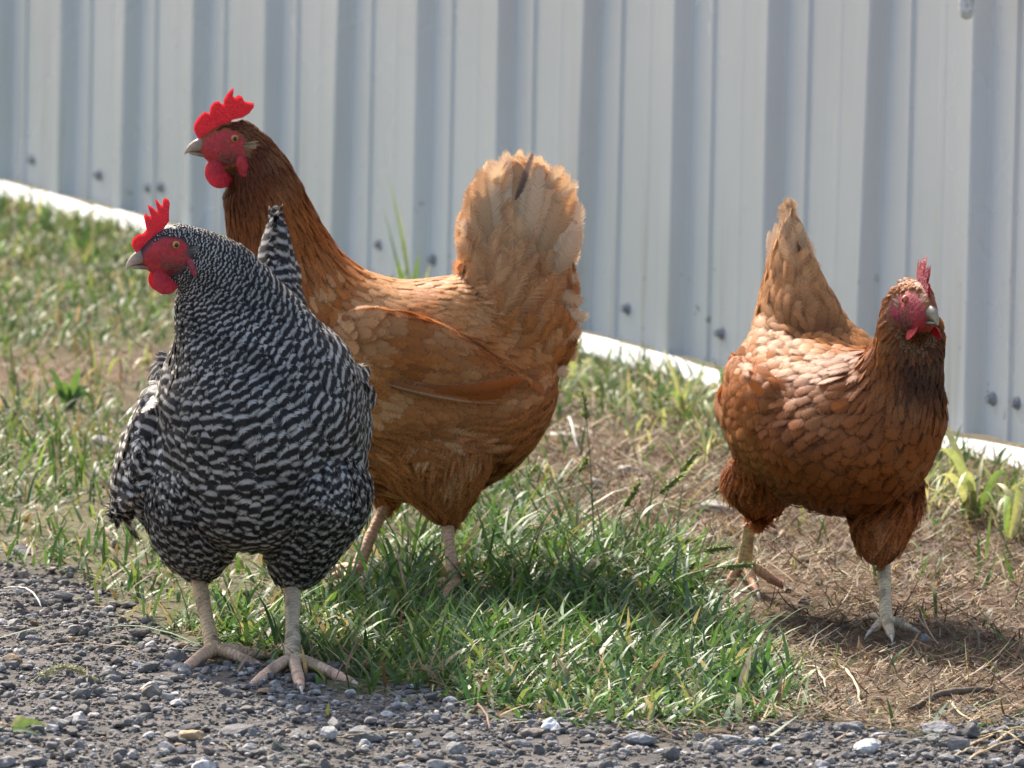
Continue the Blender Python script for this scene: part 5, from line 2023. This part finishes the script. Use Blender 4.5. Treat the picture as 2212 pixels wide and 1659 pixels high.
TAN = (.50, .40, .25)
strand((1802, 1450), (1871, 1550), .012, .0017, TAN, "thick pale straw slanting down at the right grass edge", 601)
strand((1735, 1452), (1782, 1510), .010, .0015, (.52, .44, .30), "short pale straw left of the thick slanting one", 602)
strand((1443, 1570), (1534, 1590), .004, .0014, TAN, "pale straw lying on gravel below the grass edge", 603)
strand((2049, 1530), (2116, 1580), .006, .0014, TAN, "thin tan straw on the soil near the lower right", 604)
strand((12, 1280), (98, 1326), .012, .0013, (.56, .52, .46), "whitish straw on gravel at the left edge", 605)
strand((96, 1412), (328, 1432), .004, .0011, (.36, .26, .15), "long thin brown straw on gravel left of the barred hen's feet", 606)
strand((220, 1368), (440, 1412), .010, .0020, (.14, .20, .10), "long green blade lying on gravel toward the barred hen's foot", 607, "fallen_blade", "grass", .002, .3)
strand((1020, 1552), (1056, 1602), .012, .0016, (.20, .12, .08), "short brown twig on gravel right of the largest dark stone", 608, "twig", "twig", .005, 1.0)
strand((1965, 1548), (2165, 1500), .010, .0036, (.12, .085, .06), "dark weathered twig at the right edge of the soil", 609, "twig", "twig", .006, 1.0)
strand((1260, 1560), (1465, 1545), .006, .0026, (.50, .42, .26), "broad pale dry blade under the front of the grass", 610, "fallen_blade", "grass", .003, .3)
strand((705, 1610), (925, 1600), .003, .0014, (.34, .27, .15), "dry stalk lying on gravel at the bottom left of middle", 611)
strand((1500, 1240), (1700, 1215), .008, .0014, (.42, .36, .22), "pale stalk on soil behind the walking hen's rear foot", 612)
strand((1690, 1230), (1830, 1208), .008, .0016, (.42, .38, .22), "greenish stalk between the walking hen's legs", 613)
strand((1235, 945), (1247, 990), .03, .0024, (.55, .50, .42), "white curled straw on the bare soil by the buff hen", 614, wob=.002)
strand((1205, 935), (1300, 952), .004, .0030, (.46, .38, .28), "flat dry leaf strip on soil beside the buff hen's rear", 615, flat=.3)
for i, (a, c) in enumerate((((2065, 1640), (2212, 1600)), ((2090, 1660), (2230, 1625)), ((2050, 1655), (2180, 1640)), ((2110, 1612), (2220, 1640)), ((2130, 1640), (2240, 1605)))):
    strand(a, c, .01, .0016, (.44, .32, .17), ("lowest", "second lowest", "leftmost", "topmost", "rightmost")[i] + " straw of the small pile in the lower right corner", 620 + i)

# a dry seed spray lying on the gravel at the left
b0 = gpt(60, 1490)
sp = empty("seed_spray", tuple(b0))
tag(sp, "pale green dry seed spray lying on gravel at the left", "seed head")
rs_ = np.random.default_rng(9)
c0 = gpt(205, 1482)
P = bez(b0, (b0 + c0) / 2 + np.array([0, 0, .03]), c0, 20)
P[:, 2] += .004
V, Q, T = tube_arrays(P - b0, .0007, 6)
link("stem", np_mesh("stem", V, Q, T, {"col": ('FLOAT_COLOR', np.tile(np.array([.34, .32, .17]), (len(V), 1)))}), MAT['straw'], sp)
n = 220
t = rs_.uniform(.15, 1, n)
C0 = np.stack([np.interp(t, np.linspace(0, 1, 20), P[:, i]) for i in range(3)], -1) - b0
out = norm(np.array([[.7, 0, 0]]) + rs_.normal(0, .7, (n, 3)))
Lb = rs_.uniform(.003, .008, n)
C = np.stack([C0, C0 + out * Lb[:, None] * .5, C0 + out * Lb[:, None]], 1)
S = norm(np.cross(out, rs_.normal(size=(n, 3))))[:, None]
V, Q, u, tt = ribbons(C, S, rs_.uniform(.0004, .0011, n)[:, None] * np.array([[.4, 1, .3]]))
link("seeds", np_mesh("seeds", V, Q, None, {"col": ('FLOAT_COLOR', rep(np.array([[.40, .38, .20]]) * rs_.uniform(.7, 1.2, (n, 1)), 6))}), MAT['straw'], sp)
